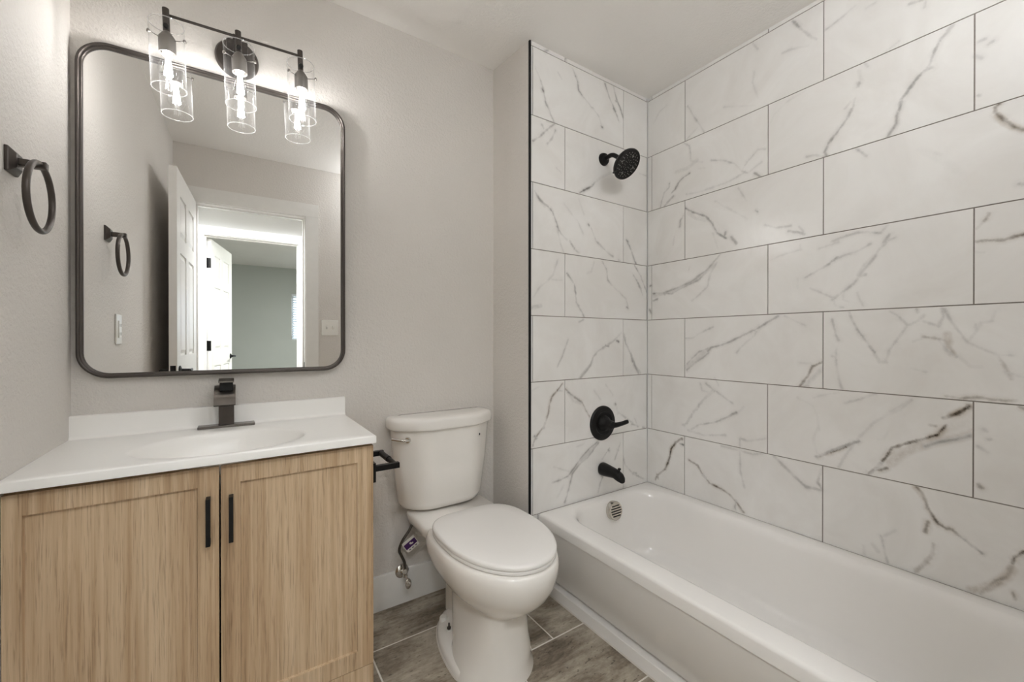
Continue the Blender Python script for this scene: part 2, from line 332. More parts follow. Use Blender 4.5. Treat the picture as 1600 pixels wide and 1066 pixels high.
VEINS={'R':'''21,25,0:1217,2278 1186,2215 1150,2152 1132,2116|14,20,0:1164,2153 1207,2127 1232,2115|19,12,0:1036,2189 963,2159 902,2134|25,10,0:902,2281 910,2238 887,2158|37,12,0:1418,2281 1384,2323 1340,2340|28,28,0:1237,2104 1207,2079 1202,2037 1202,2002|102,20,1:1169,1994 1222,1973 1282,1976|29,60,0:1207,1944 1246,1933 1272,1914 1287,1891 1308,1879|38,45,0:1321,1929 1324,1909 1351,1892 1367,1854 1375,1823|60,40,0:1297,1858 1324,1842 1350,1821|21,20,0:1202,2002 1141,1976|25,27,0:1096,1968 1036,1946 986,1913 955,1870 932,1854|24,30,0:955,1874 932,1901 887,1939 858,1930|29,20,0:947,1859 994,1847 1036,1840 1105,1840 1150,1837 1226,1846|31,40,0:902,1844 872,1815|21,25,0:1159,1952 1127,1943|25,15,0:872,1880 902,1867 924,1855|23,14,0:844,2020 823,2060 776,2089 713,2101|27,40,0:613,1891 635,1866 647,1837 641,1821|33,25,0:706,1842 676,1837 649,1821|36,38,0:1241,1747 1256,1724 1261,1694|29,30,0:1292,1650 1299,1610|33,55,0:1231,1780 1187,1747 1122,1713 1091,1672 1065,1620 1027,1589|26,40,0:1027,1616 1035,1597|58,40,0:1002,1590 978,1557|82,18,1:1212,1749 1178,1718 1122,1692|27,12,0:1087,1625 1061,1544|25,20,0:970,1799 935,1734|43,50,0:895,1680 888,1673|31,12,0:1078,1773 1019,1724 931,1654|35,22,0:857,1610 816,1589 762,1584|40,35,0:769,1564 737,1553 712,1541|23,20,0:733,1577 718,1553|44,45,0:757,2405 731,2360 698,2307 674,2279|37,15,0:791,2296 761,2292 702,2272|33,25,0:909,2405 889,2367|22,22,0:554,2329 581,2318 624,2303 659,2293|29,30,0:380,2230 397,2233 411,2238|19,20,0:372,2219 374,2203|15,15,0:437,2130 456,2120 474,2112|20,12,0:499,2302 523,2299|55,33,0:313,2103 323,2090 337,2078|28,50,0:337,2078 347,2056 355,2035 361,2015 371,1998 382,1992|65,50,0:358,1999 372,1997|24,60,0:382,1992 401,1970 410,1959|52,60,0:399,1971 410,1958|30,50,0:410,1959 419,1943 430,1933 434,1905 442,1884 443,1858 450,1845 467,1819|59,25,1:440,1884 443,1855 460,1831|41,50,0:543,2046 546,2034|22,45,0:554,1996 561,1964 574,1938 596,1911 611,1891 624,1875 635,1863|16,25,0:585,1972 567,1989|47,45,0:564,1962 574,1941|51,15,1:543,2091 538,2056|25,15,0:528,2108 518,2090|34,20,0:258,2020 244,2022|25,25,0:237,2002 228,2006|39,15,0:262,1982 251,1968|35,35,0:256,1860 253,1856|29,65,2:216,1816 224,1810 224,1794 212,1773 199,1754 189,1737 172,1722|81,30,3:219,1784 205,1754 189,1737 170,1721|25,27,0:551,1814 535,1792 520,1775|46,12,1:350,1723 338,1712|37,35,0:178,1571 170,1567|133,5,1:379,1745 330,1687 291,1640|92,25,1:1078,1476 1122,1449 1168,1424 1236,1397 1297,1376 1361,1368 1417,1359|21,40,0:1052,1522 1086,1486 1122,1453 1168,1433|22,35,0:1149,1439 1197,1410 1266,1391 1350,1372|23,35,0:1122,1444 1159,1415 1246,1386 1307,1361 1417,1378|54,70,0:1419,1373 1408,1374|53,60,0:1421,1335 1394,1341|60,40,0:1355,1372 1347,1360|28,20,0:1069,1483 1104,1429 1113,1379 1149,1349 1192,1317|35,18,0:1206,1487 1211,1470|46,60,0:1439,1416 1433,1418|39,50,0:1442,1289 1431,1269|23,40,0:606,1432 640,1407 711,1370|21,20,0:663,1475 603,1488|17,15,0:836,1458 802,1471 724,1483|17,12,0:727,1501 727,1480|21,24,0:693,1327 657,1306 620,1283 603,1295|21,15,0:620,1283 612,1255|23,10,0:736,1367 736,1332|27,42,0:808,1224 843,1203 893,1172 946,1148 993,1124 1034,1106 1095,1090 1112,1073|143,25,1:1104,1082 1140,1055 1177,1023 1223,990|21,35,0:1108,1065 1140,1038 1177,1015 1220,977|21,30,0:1112,1086 1158,1068 1220,1008|49,50,0:1175,1016 1169,1019|32,22,0:893,1163 900,1144 930,1120 954,1096 977,1070|20,27,0:1225,1135 1191,1134 1149,1159 1086,1187|17,15,0:781,1223 742,1200 711,1184|28,85,2:648,1044 686,1023 695,998 710,969 728,943|79,25,1:648,1022 680,982 710,948|17,12,0:729,1035 689,1034|22,30,0:717,942 698,946|57,25,0:1121,919 1086,893 1130,845 1162,802 1196,758 1215,724 1235,698|27,25,0:1077,889 1121,850|63,35,0:1153,816 1167,788|71,40,0:1193,763 1198,749|72,30,0:1220,714 1245,701|27,15,0:1149,916 1139,883 1103,878|26,22,0:1068,886 1034,865 993,841|28,40,0:981,799 1026,771 1077,742 1158,716 1196,687|39,50,0:977,803 993,793|27,15,0:1077,948 1060,916|39,12,1:945,831 977,795|33,12,0:735,896 686,874 668,834 662,780|21,15,0:680,902 639,921 602,931|25,30,0:623,1494 590,1504 553,1511 517,1507 483,1495 464,1518|50,33,0:459,1487 473,1462|20,25,0:445,1472 463,1466|32,30,0:468,1461 490,1434 497,1416 517,1388 537,1362 557,1329 584,1306 622,1276|72,25,1:497,1419 522,1395 542,1359|41,40,0:524,1360 542,1353|20,22,0:614,1426 584,1437 547,1444 512,1463|20,20,0:547,1295 539,1269 531,1249|21,15,0:589,1299 589,1273 573,1265|21,30,0:597,1247 587,1246|26,50,2:261,1461 253,1467 241,1486 236,1501|33,60,2:261,1423 243,1423 225,1419 204,1417 184,1423 170,1425|37,70,2:181,1423 170,1424|21,20,0:261,1390 243,1387|30,40,0:570,1226 560,1193 542,1156 524,1127 509,1099 499,1080|35,60,0:514,1105 499,1082|44,20,1:496,1074 484,1049 467,1050|24,25,0:467,1056 458,1091 444,1118 426,1151 413,1172|23,30,0:458,1223 435,1206 413,1174 391,1186 378,1203|28,50,0:380,1195 374,1206|24,30,0:391,1228 389,1216|27,30,0:374,1186 341,1170 329,1201 333,1227|18,35,0:329,1224 313,1186 294,1150 277,1119|21,20,0:277,1119 264,1146 249,1178 228,1183 223,1209|17,25,0:260,1173 262,1165|31,50,2:374,1136 349,1132 325,1124 317,1105 301,1074|108,35,3:321,1144 317,1122 321,1099 311,1085|18,25,0:341,1127 325,1099 301,1074|21,22,0:277,1119 249,1100 217,1082 190,1081|21,30,2:217,1082 207,1059 199,1034 192,1013|16,18,0:197,1031 169,1020|34,12,1:297,1077 271,1045 249,1046|19,24,0:404,1032 369,1023|23,15,0:399,1121 378,1130|27,30,0:622,1202 611,1148 601,1124|27,22,0:608,1094 611,1064 605,1007 597,968|21,25,0:622,1065 611,1064|26,40,2:323,950 293,946 256,954 229,950 203,950 182,953|26,20,0:203,1036 192,1014|34,20,0:608,1010 590,944|27,25,0:496,938 540,913 587,893|34,16,0:402,929 430,891 459,872 495,842 540,778 580,703 600,656|25,13,0:413,920 471,866|32,12,0:462,813 474,783 489,780|32,100,2:323,860 330,844 343,824 375,805 413,782 438,767 450,761 465,726 486,690 514,654|23,70,2:359,852 346,852|52,80,2:274,924 298,899 328,879|91,40,3:289,911 313,890|161,28,3:265,846 293,826 333,808 364,790 402,764 430,738 453,706|18,40,0:272,834 303,817 338,802 369,782|32,80,2:465,687 486,674|52,50,0:477,704 501,666 517,649|287,10,3:274,882 303,856 328,830|27,20,0:244,860 240,854|32,35,0:233,831 226,833|32,20,0:255,806 237,793|44,40,2:255,693 248,684|52,60,2:175,937 168,932|34,75,2:390,644 377,628 369,605 363,584 353,566 340,542 322,534 310,537 297,524|77,30,3:393,640 382,627 371,608|16,60,0:297,524 273,507 246,488|41,50,2:363,539 369,505|48,35,2:350,472 353,435 374,399 393,365|72,40,2:366,408 390,370|25,30,0:479,447 470,399 461,364|26,25,0:526,392 526,367|63,20,1:501,410 488,391|25,12,0:482,441 441,481|26,90,2:167,528 185,501 189,479|53,40,0:189,479 193,464|133,35,3:189,466 197,443 210,423 227,401 250,380 268,367|22,50,2:191,459 201,437 219,419 232,396 250,366|22,40,2:210,417 236,380|31,60,2:187,399 183,381|51,80,2:1247,632 1281,607 1308,570 1320,512 1344,456 1395,405 1403,380|38,60,0:1260,605 1240,603|91,60,2:1392,412 1389,394|42,65,2:1207,533 1163,521 1140,486 1102,451 1044,441 1005,425 972,398 946,369|43,40,0:978,412 983,373|91,40,0:1138,481 1120,469|73,30,0:820,642 784,612 749,582 707,551 651,554|37,35,0:655,635 667,581 651,554|34,20,0:962,641 959,546 941,477|32,18,0:1044,639 978,637 906,632 853,650|34,18,0:962,688 962,643|66,40,0:542,764 599,725 671,677|22,70,2:546,760 599,721 667,676|37,12,0:667,789 683,739 667,687|44,20,0:1214,680 1138,671 1027,692|34,20,0:853,710 926,685 957,690''',
'A':'''33,42,0:1098,2317 1123,2282 1143,2241 1153,2192 1179,2152 1200,2118|51,70,0:1136,2244 1142,2234|39,50,0:1148,2215 1158,2178|27,47,0:1314,2399 1342,2355 1354,2308 1377,2291|28,30,0:1383,2287 1436,2257 1485,2228 1508,2181|35,40,0:1430,2255 1454,2254|57,60,0:1504,2182 1510,2180|37,42,0:1529,2402 1561,2341 1600,2290 1626,2247|37,47,0:1587,2413 1613,2348 1646,2304 1660,2271|66,60,0:1593,2297 1604,2283|44,50,0:1604,2341 1610,2338|27,30,0:1275,2431 1277,2411|40,18,1:1226,2347 1248,2326|32,30,0:1148,2415 1169,2427|39,45,0:1083,1997 1123,2027 1158,2065 1205,2107|45,40,0:1133,2082 1143,2069|33,30,0:1158,2106 1211,2113|39,35,0:1211,2080 1190,2037 1164,2006|33,15,0:1216,1910 1243,1895|35,65,0:1360,1825 1395,1847 1443,1874 1463,1898|56,50,0:1439,1872 1446,1879|65,18,1:1473,1907 1510,1933 1574,1969|31,30,0:1787,2012 1831,2011 1868,2011|40,50,0:1093,1779 1123,1745 1169,1725 1195,1705 1216,1664 1232,1625|90,18,1:1108,1758 1148,1725|34,12,0:1354,1796 1389,1726|34,10,0:1264,1755 1354,1677|56,50,0:1416,1684 1422,1679|33,50,0:1221,1644 1248,1611 1270,1597|61,45,0:1298,1588 1326,1554|33,40,0:1254,1607 1281,1590|40,15,0:1221,1636 1243,1564 1259,1533|34,20,0:1320,1557 1354,1540|29,32,0:1437,1668 1467,1611 1511,1585 1561,1555 1587,1548|36,35,0:1473,1607 1498,1597|58,35,0:1549,1563 1587,1548|34,12,0:1343,1696 1383,1634|44,30,0:1627,1534 1641,1532|38,45,0:1688,1645 1723,1597 1751,1544 1766,1524|52,50,0:1692,1642 1698,1637|39,50,0:1751,1517 1795,1472 1824,1426 1851,1379|39,45,0:1744,1467 1795,1409 1817,1363|69,50,0:1787,1414 1802,1400|54,50,0:1802,1468 1809,1449|36,35,0:1511,1514 1542,1477 1549,1428 1568,1409|30,22,0:1568,1407 1627,1374 1682,1341 1702,1295|53,40,0:1693,1296 1700,1292|35,40,0:1281,1436 1326,1389 1332,1347 1343,1296 1378,1255 1389,1234|54,70,0:1330,1357 1335,1342|55,40,0:1337,1305 1354,1288|42,15,1:1455,1508 1437,1458 1407,1447|38,15,0:1227,1496 1195,1420 1169,1393 1118,1357 1088,1316|90,35,1:1078,1268 1128,1278|33,12,0:1190,1399 1254,1400|62,30,0:1648,1163 1588,1117 1536,1095 1486,1073 1449,1043 1431,1004 1401,974 1366,946|58,60,0:1536,1097 1556,1095|59,50,0:1614,1124 1628,1117|89,30,1:1431,1004 1395,975 1360,946|27,25,0:1384,1222 1355,1211|26,30,0:1287,1126 1248,1043 1222,1003|77,33,0:1664,1158 1682,1107 1724,1050 1759,983 1781,949|76,40,0:1724,1041 1738,1012|100,35,1:1745,993 1795,951|32,55,2:1254,925 1227,898 1190,868 1177,836 1169,792 1154,753 1128,724 1098,696 1083,662|39,80,2:1249,921 1222,894|51,50,0:1149,754 1144,734|70,40,0:1093,701 1103,691|27,30,0:1227,894 1254,890|26,12,0:1079,904 1118,917|35,55,2:1270,899 1304,871 1343,847 1378,827 1402,786 1425,754|89,22,1:1287,881 1321,841 1366,824|41,40,0:1315,866 1355,842|36,15,0:1536,904 1588,846|36,12,0:1456,878 1499,831|51,60,0:1604,801 1609,796|37,30,0:1628,756 1682,722|46,55,0:1731,684 1781,666|38,30,0:1696,711 1738,688|39,30,0:1818,656 1833,652|31,30,0:1752,710 1774,674|37,15,0:1615,784 1621,747|108,35,1:1480,624 1438,590 1378,556 1344,527 1304,500|26,45,0:1474,622 1426,601 1367,562 1321,519 1287,491 1243,482 1190,478|40,40,0:1486,618 1414,559 1355,530 1315,498 1298,451 1282,404 1267,373|20,20,0:1201,548 1243,532 1293,511|35,15,0:1343,621 1390,628|36,40,0:1562,581 1537,558 1512,535|58,60,0:1553,575 1560,569|37,40,0:1642,597 1622,554 1602,520|59,50,0:1626,564 1631,558|35,35,0:1518,453 1499,421 1484,375|57,50,0:1509,453 1515,444|59,15,1:1260,450 1222,408|39,35,0:1662,529 1676,480 1739,422 1826,377|61,45,0:1746,426 1767,417'''}


def parse_veins(key):
    out = []
    for r in VEINS[key].split('|'):
        h, p = r.split(':'); w, d, fl = map(int, h.split(','))
        out.append((w / 9300, d / 98, fl & 1, fl >> 1, np.array([[float(c) / 1000 for c in q.split(',')] for q in p.split()])))
    return out

def tile_wall(name, place, rows, veins, g=0.0036, depth=0.006, back=0.05, grout='grout'):
    """place(s, z, out) -> xyz ; rows = [(z0, z1, [s edges])]"""
    V, F, A, MI = [], [], [], []
    def put(pts, cols):
        n = sum(len(x) for x in V); V.append(np.asarray(pts, float)); A.append(np.asarray(cols, float)); return n
    blank = (1, 0, 0, 0)
    smin = min(r[2][0] for r in rows); smax = max(r[2][-1] for r in rows); zmin = rows[0][0]; zmax = rows[-1][1]
    # backing block whose face is the grout
    q = [place(s, z, o) for o in (-depth * 0.45, -back) for s, z in ((smin, zmin), (smax, zmin), (smax, zmax), (smin, zmax))]
    n = put(q, [blank] * 8)
    for f in ((0,1,2,3),(7,6,5,4),(0,4,5,1),(1,5,6,2),(2,6,7,3),(3,7,4,0)):
        F.append(tuple(i + n for i in f)); MI.append(1)
    for z0, z1, ed in rows:
        for s0, s1 in zip(ed[:-1], ed[1:]):
            a0, a1, b0, b1 = s0 + g/2, s1 - g/2, z0 + g/2, z1 - g/2
            if a1 - a0 < 0.004 or b1 - b0 < 0.004: continue
            mine = [v for v in veins if s0 - 0.01 <= np.median(v[4][:,0]) <= s1 + 0.01 and z0 - 0.01 <= np.median(v[4][:,1]) <= z1 + 0.01]
            st = 0.0036 if mine else 0.2
            nx = max(1, math.ceil((a1 - a0) / st)); nz = max(1, math.ceil((b1 - b0) / st))
            S, Zz = np.meshgrid(np.linspace(a0, a1, nx + 1), np.linspace(b0, b1, nz + 1)); S = S.ravel(); Zz = Zz.ravel()
            sd = np.full(S.shape, 0.03); dk = np.zeros(S.shape); so = np.zeros(S.shape); br = np.zeros(S.shape)
            for w, d, soft, brown, P in mine:
                dist = np.full(S.shape, 9.0)
                for p, q2 in zip(P[:-1], P[1:]):
                    e = q2 - p; L2 = max(e @ e, 1e-9)
                    t = np.clip(((S - p[0]) * e[0] + (Zz - p[1]) * e[1]) / L2, 0, 1)
                    dist = np.minimum(dist, np.hypot(S - p[0] - t * e[0], Zz - p[1] - t * e[1]))
                if soft:
                    k = d * np.clip(1 - (dist / (w * 0.75 + 0.004)) ** 2, 0, 1)
                    br = np.where(k > so, brown * 1.0, br); so = np.maximum(so, k)
                else:
                    x = dist - w / 2; near = x < sd - 1e-6
                    dk = np.where(near, d, dk); br = np.where(near & (x < 0.008), brown * 1.0, br); sd = np.minimum(sd, x)
            col = np.stack([np.clip(sd / 0.024 + 0.25, 0, 1), dk, so, br], 1)
            n = put([place(a, b, 0) for a, b in zip(S, Zz)], col)
            for j in range(nz):
                for i in range(nx):
                    k = n + j * (nx + 1) + i; F.append((k, k + 1, k + nx + 2, k + nx + 1)); MI.append(0)
            rim = [(a0, b0), (a1, b0), (a1, b1), (a0, b1)]
            m = put([place(a, b, 0) for a, b in rim] + [place(a, b, -depth) for a, b in rim], [blank] * 8)
            for i in range(4):
                k = (i + 1) % 4; F.append((m + i, m + 4 + i, m + 4 + k, m + k)); MI.append(0)
    V = np.concatenate(V); A = np.concatenate(A)
    me = bpy.data.meshes.new(name); me.from_pydata(V.tolist(), [], F); me.update()
    me.materials.append(M['marble']); me.materials.append(M[grout])
    me.polygons.foreach_set('material_index', MI)
    at = me.attributes.new('vein', 'FLOAT_COLOR', 'POINT'); at.data.foreach_set('color', A.astype(np.float32).ravel())
    o = bpy.data.objects.new(name, me); COL.objects.link(o); o['kind'] = 'structure'; WLOC[o.name] = Vector((0,0,0))
    return o

ZR = [0.3556 + 0.2925 * k for k in range(7)] + [2.412]
jA, jB, TL = 1.2326, 0.8469, 0.582
def edges(j, lo, hi):
    e = []; x = j
    while x - TL > lo: x -= TL
    while x < hi: 
        if x > lo: e.append(x)
        x += TL
    return [lo] + e + [hi]
rowsR, rowsA = [], []
for k in range(7):
    rowsR.append((ZR[k], ZR[k+1], edges(jA if k % 2 == 0 else jB, YD, YA - 0.001)))
    rowsA.append((ZR[k], ZR[k+1], edges(1.664 if k % 2 == 0 else 1.268, 1.0725, XR - 0.001)))
rowsR.append((2.412, 2.446, edges(jB, YD, YA - 0.001)))
rowsA.append((2.412, 2.446, edges(1.268, 1.0725, XR - 0.001)))
rowsA.insert(0, (0.063, 0.3556, edges(1.11, 1.0725, XR - 0.001)))
rowsR.insert(0, (0.063, 0.3556, edges(jB, YD, YA - 0.001)))
tile_wall('wall_right', lambda s, z, o: (XR - o, s, z), rowsR, parse_veins('R'))
tile_wall('wall_shower', lambda s, z, o: (s, YA - o, z), rowsA, parse_veins('A'), back=0.009)
rowsE = [(ZR[k], ZR[k+1], edges(1.664 if k % 2 else 1.268, 1.0725, XR - 0.001)) for k in range(7)] + [(2.412, 2.446, [1.0725, XR - 0.001])]
tile_wall('wall_tub_end', lambda s, z, o: (s, YD + o, z), rowsE, [], back=0.006)

w = MB(); w.sweep_z([(XW1, YA + 0.009), (XR + 0.05, YA + 0.009), (XR + 0.05, YM + 0.1), (XW0, YM + 0.1), (XW0, YM)], 0, 2.50)
struct('wall_stub', w, M['wall'], smooth=False)
struct('wall_back', MB().box(XL - 0.1, YM, 0, XW0, YM + 0.1, 2.5), M['wall'], smooth=False)
struct('wall_left', MB().sweep_z([(XL - 0.1, YD), (XL, YD), (XL, 1.31), (-0.405, YM), (XL - 0.1, YM)], 0, 2.5), M['wall'], smooth=False)
w = MB().box(XL - 0.1, YH, 0, DX0 - 0.02, YD, 2.5).box(DX1 + 0.02, YH, 0, XR + 0.1, YD - 0.006, 2.5).box(DX0 - 0.02, YH, DZ + 0.02, DX1 + 0.02, YD, 2.5)
w.box(DX1 + 0.02, YD - 0.006, 0, 1.0725, YD, 2.5)
struct('wall_front', w, M['wall'], smooth=False)
# ceiling, sagging slightly towards the tub
cy = [YD - 0.05, YA, YM + 0.06]; cx = [XL - 0.06, XW1, XR + 0.03]
cz = {(0,0): 2.445, (1,0): 2.440, (2,0): 2.428, (0,1): 2.445, (1,1): 2.432, (2,1): 2.429, (0,2): 2.445, (1,2): 2.451, (2,2): 2.44}
v = [(cx[i], cy[j], cz[i, j]) for j in range(3) for i in range(3)]; v += [(x, y, 2.52) for x, y, z in v]
f = []
for j in range(2):
    for i in range(2):
        k = j*3 + i; f.append((k, k+1, k+4, k+3)); f.append((k+9, k+12, k+13, k+10))
for a, b in ((0,1),(1,2),(2,5),(5,8),(8,7),(7,6),(6,3),(3,0)): f.append((a, b, b+9, a+9))
struct('ceiling', MB().add(v, f), M['ceil'], smooth=False)

# floor: stone tiles in a running bond
def floor():
    V, F, S, MI = [], [], [], []
    def q(x0, y0, x1, y1, z, sh, mi, zb=None):
        n = len(V); V.extend([(x0,y0,z),(x1,y0,z),(x1,y1,z),(x0,y1,z)]); S.extend([sh]*4); F.append((n,n+1,n+2,n+3)); MI.append(mi)
        if zb is not None:
            V.extend([(x0,y0,zb),(x1,y0,zb),(x1,y1,zb),(x0,y1,zb)]); S.extend([sh]*4)
            for i in range(4):
                k = (i+1) % 4; F.append((n+4+i, n+4+k, n+k, n+i)); MI.append(mi)
    X0, X1, Y0, Y1 = XL, XR, YD - 0.115, YM
    q(X0, Y0, X1, Y1, -0.0012, (0,0,0,1), 1, -0.08)
    rs = random.Random(5); g = 0.0056
    for r in range(-5, 3):
        y0 = 1.2065 + 0.3095 * r; y1 = y0 + 0.3095
        a = max(y0 + g/2, Y0); b = min(y1 - g/2, Y1)
        if b - a < 0.01: continue
        x = (0.4005 if r % 2 == 0 else 0.203) - 0.593 * 3
        while x < X1:
            c, d = max(x + g/2, X0), min(x + 0.593 - g/2, X1)
            if d - c > 0.01: q(c, a, d, b, 0, (rs.uniform(-9, 9), rs.uniform(-9, 9), rs.uniform(-9, 9), 1), 0)
            x += 0.593
    me = bpy.data.meshes.new('floor'); me.from_pydata(V, [], F); me.update()
    me.materials.append(M['stone']); me.materials.append(M['floorgrout']); me.polygons.foreach_set('material_index', MI)
    at = me.attributes.new('shift', 'FLOAT_COLOR', 'POINT'); at.data.foreach_set('color', [c for s in S for c in s])
    o = bpy.data.objects.new('floor', me); COL.objects.link(o); o['kind'] = 'structure'
floor()
struct('baseboard_back', MB().sweep_x([(YM, 0), (YM - 0.014, 0), (YM - 0.014, 0.136), (YM - 0.011, 0.143), (YM, 0.143)], 0.357, XW0 - 0.001), M['trim'])
w = MB(); w.loft([[(XW0 - 0.0005, YM - 0.0145, z), (XW0 - 0.0145, YM - 0.0145, z), (XW1 - 0.0145, YA + 0.01, z), (XW1 - 0.0005, YA + 0.01, z)] for z in (0, 0.143)])
struct('baseboard_stub', w, M['trim'], smooth=False)
struct('baseboard_left', MB().box(XL, YD + 0.001, 0, XL + 0.013, 1.29, 0.143), M['trim'], smooth=False)
struct('baseboard_front', MB().box(0.466, YD, 0, 1.07, YD + 0.013, 0.143), M['trim'], smooth=False)
# black metal tile edge
struct('trim_1', MB().box(1.0655, YA - 0.0012, 0.0, 1.0722, YA + 0.0088, 2.433), M['black'], smooth=False)

# ------------------------------------------------------------------ door wall, hall and bedroom seen in the mirror
def jamb(name, x0, x1, z, y0, y1):
    w = MB().box(x0 - 0.02, y0, 0, x0, y1, z + 0.02).box(x1, y0, 0, x1 + 0.02, y1, z + 0.02).box(x0, y0, z, x1, y1, z + 0.02)
    ym = (y0 + y1) / 2 - 0.012
    w.box(x0, ym - 0.006, 0, x0 + 0.01, ym + 0.02, z).box(x1 - 0.01, ym - 0.006, 0, x1, ym + 0.02, z).box(x0 + 0.01, ym - 0.006, z - 0.01, x1 - 0.01, ym + 0.02, z)
    return struct(name, w, M['trim'], smooth=False)
def casing(name, x0, x1, z, y, t, wd):
    w = MB().box(x0 - wd, y, 0, x0 + 0.006 - 0.012, y + t, z + 0.006).box(x1 + 0.006, y, 0, x1 + wd, y + t, z + 0.006).box(x0 - wd, y, z + 0.006, x1 + wd, y + t * 1.15, z + wd + 0.008)
    return struct(name, w, M['trim'], smooth=False)
j1 = jamb('trim_2', DX0, DX1, DZ, YH, YD)
part('strike_plate', MB().box(DX1 - 0.0015, YD - 0.045, 0.90, DX1 + 0.001, YD - 0.008, 0.955), M['black'], j1, 'black strike plate', smooth=False)
casing('trim_3', DX0, DX1, DZ, YD, 0.014, 0.094)
jamb('trim_4', EX0, EX1, EZ, HY1, HY0)
casing('trim_5', EX0, EX1, EZ, HY0, 0.014, 0.07)

def panel_door(w, h, t):
    """local: hinge edge at x=0, leaf along +x, thickness in y, six raised panels"""
    m = MB(); c = t / 2 - 0.008; m.box(0, -c, 0, w, c, h)
    st, mid = 0.105 * w / 0.7, 0.09 * w / 0.7
    cols = [(st, (w - mid) / 2), ((w + mid) / 2, w - st)]; rows = [(0.22, 0.88), (1.03, 1.60), (1.69, h - 0.13)]
    for s in (-1, 1):
        a, b = (c, t / 2) if s > 0 else (-t / 2, -c)
        m.box(0, a, 0, st, b, h).box(w - st, a, 0, w, b, h).box(cols[0][1], a, 0, cols[1][0], b, h)
        zz = [0] + [z for r in rows for z in r] + [h]
        for i in range(0, len(zz), 2):
            for x0, x1 in cols: m.box(x0, a, zz[i], x1, b, zz[i+1])
        for x0, x1 in cols:
            for z0, z1 in rows:
                y0, y1 = s * c, s * (t / 2 - 0.001)
                r0 = [(x0+.012, y0, z0+.012), (x1-.012, y0, z0+.012), (x1-.012, y0, z1-.012), (x0+.012, y0, z1-.012)]
                r1 = [(x0+.032, y1, z0+.032), (x1-.032, y1, z0+.032), (x1-.032, y1, z1-.032), (x0+.032, y1, z1-.032)]
                m.loft([r0, r1], False, True)
    return m
def lever(side, x, t):
    m = MB(); y = side * t / 2
    m.lathe([(0.027, 0), (0.027, 0.006), (0.011, 0.012), (0.010, 0.045)], (x, y, 0.95), (0, side, 0), 20)
    m.tube([(x, y + side * 0.042, 0.95), (x - 0.03, y + side * 0.045, 0.95), (x - 0.10, y + side * 0.042, 0.95)], [0.009, 0.009, 0.007], 10)
    return m
def swing_door(name, x, y, ang, w, h, t, hinge_side, zlift=0.008):
    o = obj(name, panel_door(w, h, t), M['trim'], smooth=False); o['kind'] = 'structure'
    o.location = (x, y, zlift); o.rotation_euler = (0, 0, ang)
    for s in (-1, 1): part('door_handle', lever(s, w - 0.06, t), M['black'], o, 'black lever handle', local=True)
    part('latch_plate', MB().box(w - 0.0005, -0.012, 0.92, w + 0.0015, 0.012, 0.98), M['black'], o, 'black latch plate', local=True, smooth=False)
    for z in (0.22, 1.02, 1.76):
        m = MB().tube([(0, hinge_side * (t / 2 + 0.004), z), (0, hinge_side * (t / 2 + 0.004), z + 0.09)], 0.006, 10)
        m.box(-0.0018, -t / 2, z, 0.0, t / 2, z + 0.09)
        part('hinge', m, M['black'], o, 'black butt hinge', local=True)
    return o
swing_door('door_1', DX0 - 0.010, YD + 0.020, math.radians(91.2), 0.672, 2.046, 0.035, 1)
swing_door('door_2', EX0 + 0.022, HY1 - 0.006, math.radians(-80.0), 0.705, 2.02, 0.035, -1)
# extra hinge leaves on the bedroom jamb, as the mirror shows them
for z in (1.02, 1.77):
    part('hinge', MB().box(EX0 - 0.001, HY1 + 0.003, z, EX0 + 0.0015, HY1 + 0.05, z + 0.09), M['black'], bpy.data.objects['trim_4'], 'black hinge leaf', smooth=False)

HX0, HX1 = -1.3, 2.1
w = MB().box(HX0, HY1, 0, EX0 - 0.02, HY0, 2.44).box(EX1 + 0.02, HY1, 0, HX1, HY0, 2.44).box(EX0 - 0.02, HY1, EZ + 0.02, EX1 + 0.02, HY0, 2.44)
o = struct('wall_hall', w, [M['hallwall'], M['bedwall']], smooth=False)
for p in o.data.polygons:
    if p.normal.y < -0.5: p.material_index = 1
struct('wall_hall_left', MB().box(HX0 - 0.1, HY0, 0, HX0, YH, 2.5), M['hallwall'], smooth=False)
struct('wall_hall_right', MB().box(HX1, HY0, 0, HX1 + 0.1, YH, 2.5), M['hallwall'], smooth=False)
w = MB().box(HX0, YH, 0, XL - 0.1, YH + 0.1, 2.5).box(XR + 0.1, YH, 0, HX1 + 0.1, YH + 0.1, 2.5)
struct('wall_hall_near', w, M['hallwall'], smooth=False)
struct('ceiling_hall', MB().box(HX0 - 0.4, BY - 0.1, 2.44, HX1 + 0.3, YH, 2.54), M['ceil'], smooth=False)
struct('floor_hall', MB().box(HX0 - 0.4, BY - 0.1, -0.08, HX1 + 0.3, YH, -0.002), M['carpet'], smooth=False)
WX0, WX1, WZ0, WZ1 = 0.60, 1.55, 1.12, 1.97
w = MB().box(-1.6, BY - 0.1, 0, WX0, BY, 2.44).box(WX1, BY - 0.1, 0, 2.3, BY, 2.44).box(WX0, BY - 0.1, 0, WX1, BY, WZ0).box(WX0, BY - 0.1, WZ1, WX1, BY, 2.44)
struct('wall_bedroom', w, M['bedwall'], smooth=False)
struct('wall_bedroom_left', MB().box(-1.7, BY - 0.1, 0, -1.6, HY1, 2.44), M['bedwall'], smooth=False)
struct('wall_bedroom_right', MB().box(2.3, BY - 0.1, 0, 2.4, HY1, 2.44), M['bedwall'], smooth=False)
struct('wall_bedroom_near', MB().box(-1.6, HY1, 0, HX0, HY1 + 0.1, 2.44).box(HX1, HY1, 0, 2.3, HY1 + 0.1, 2.44), M['bedwall'], smooth=False)
w = MB()
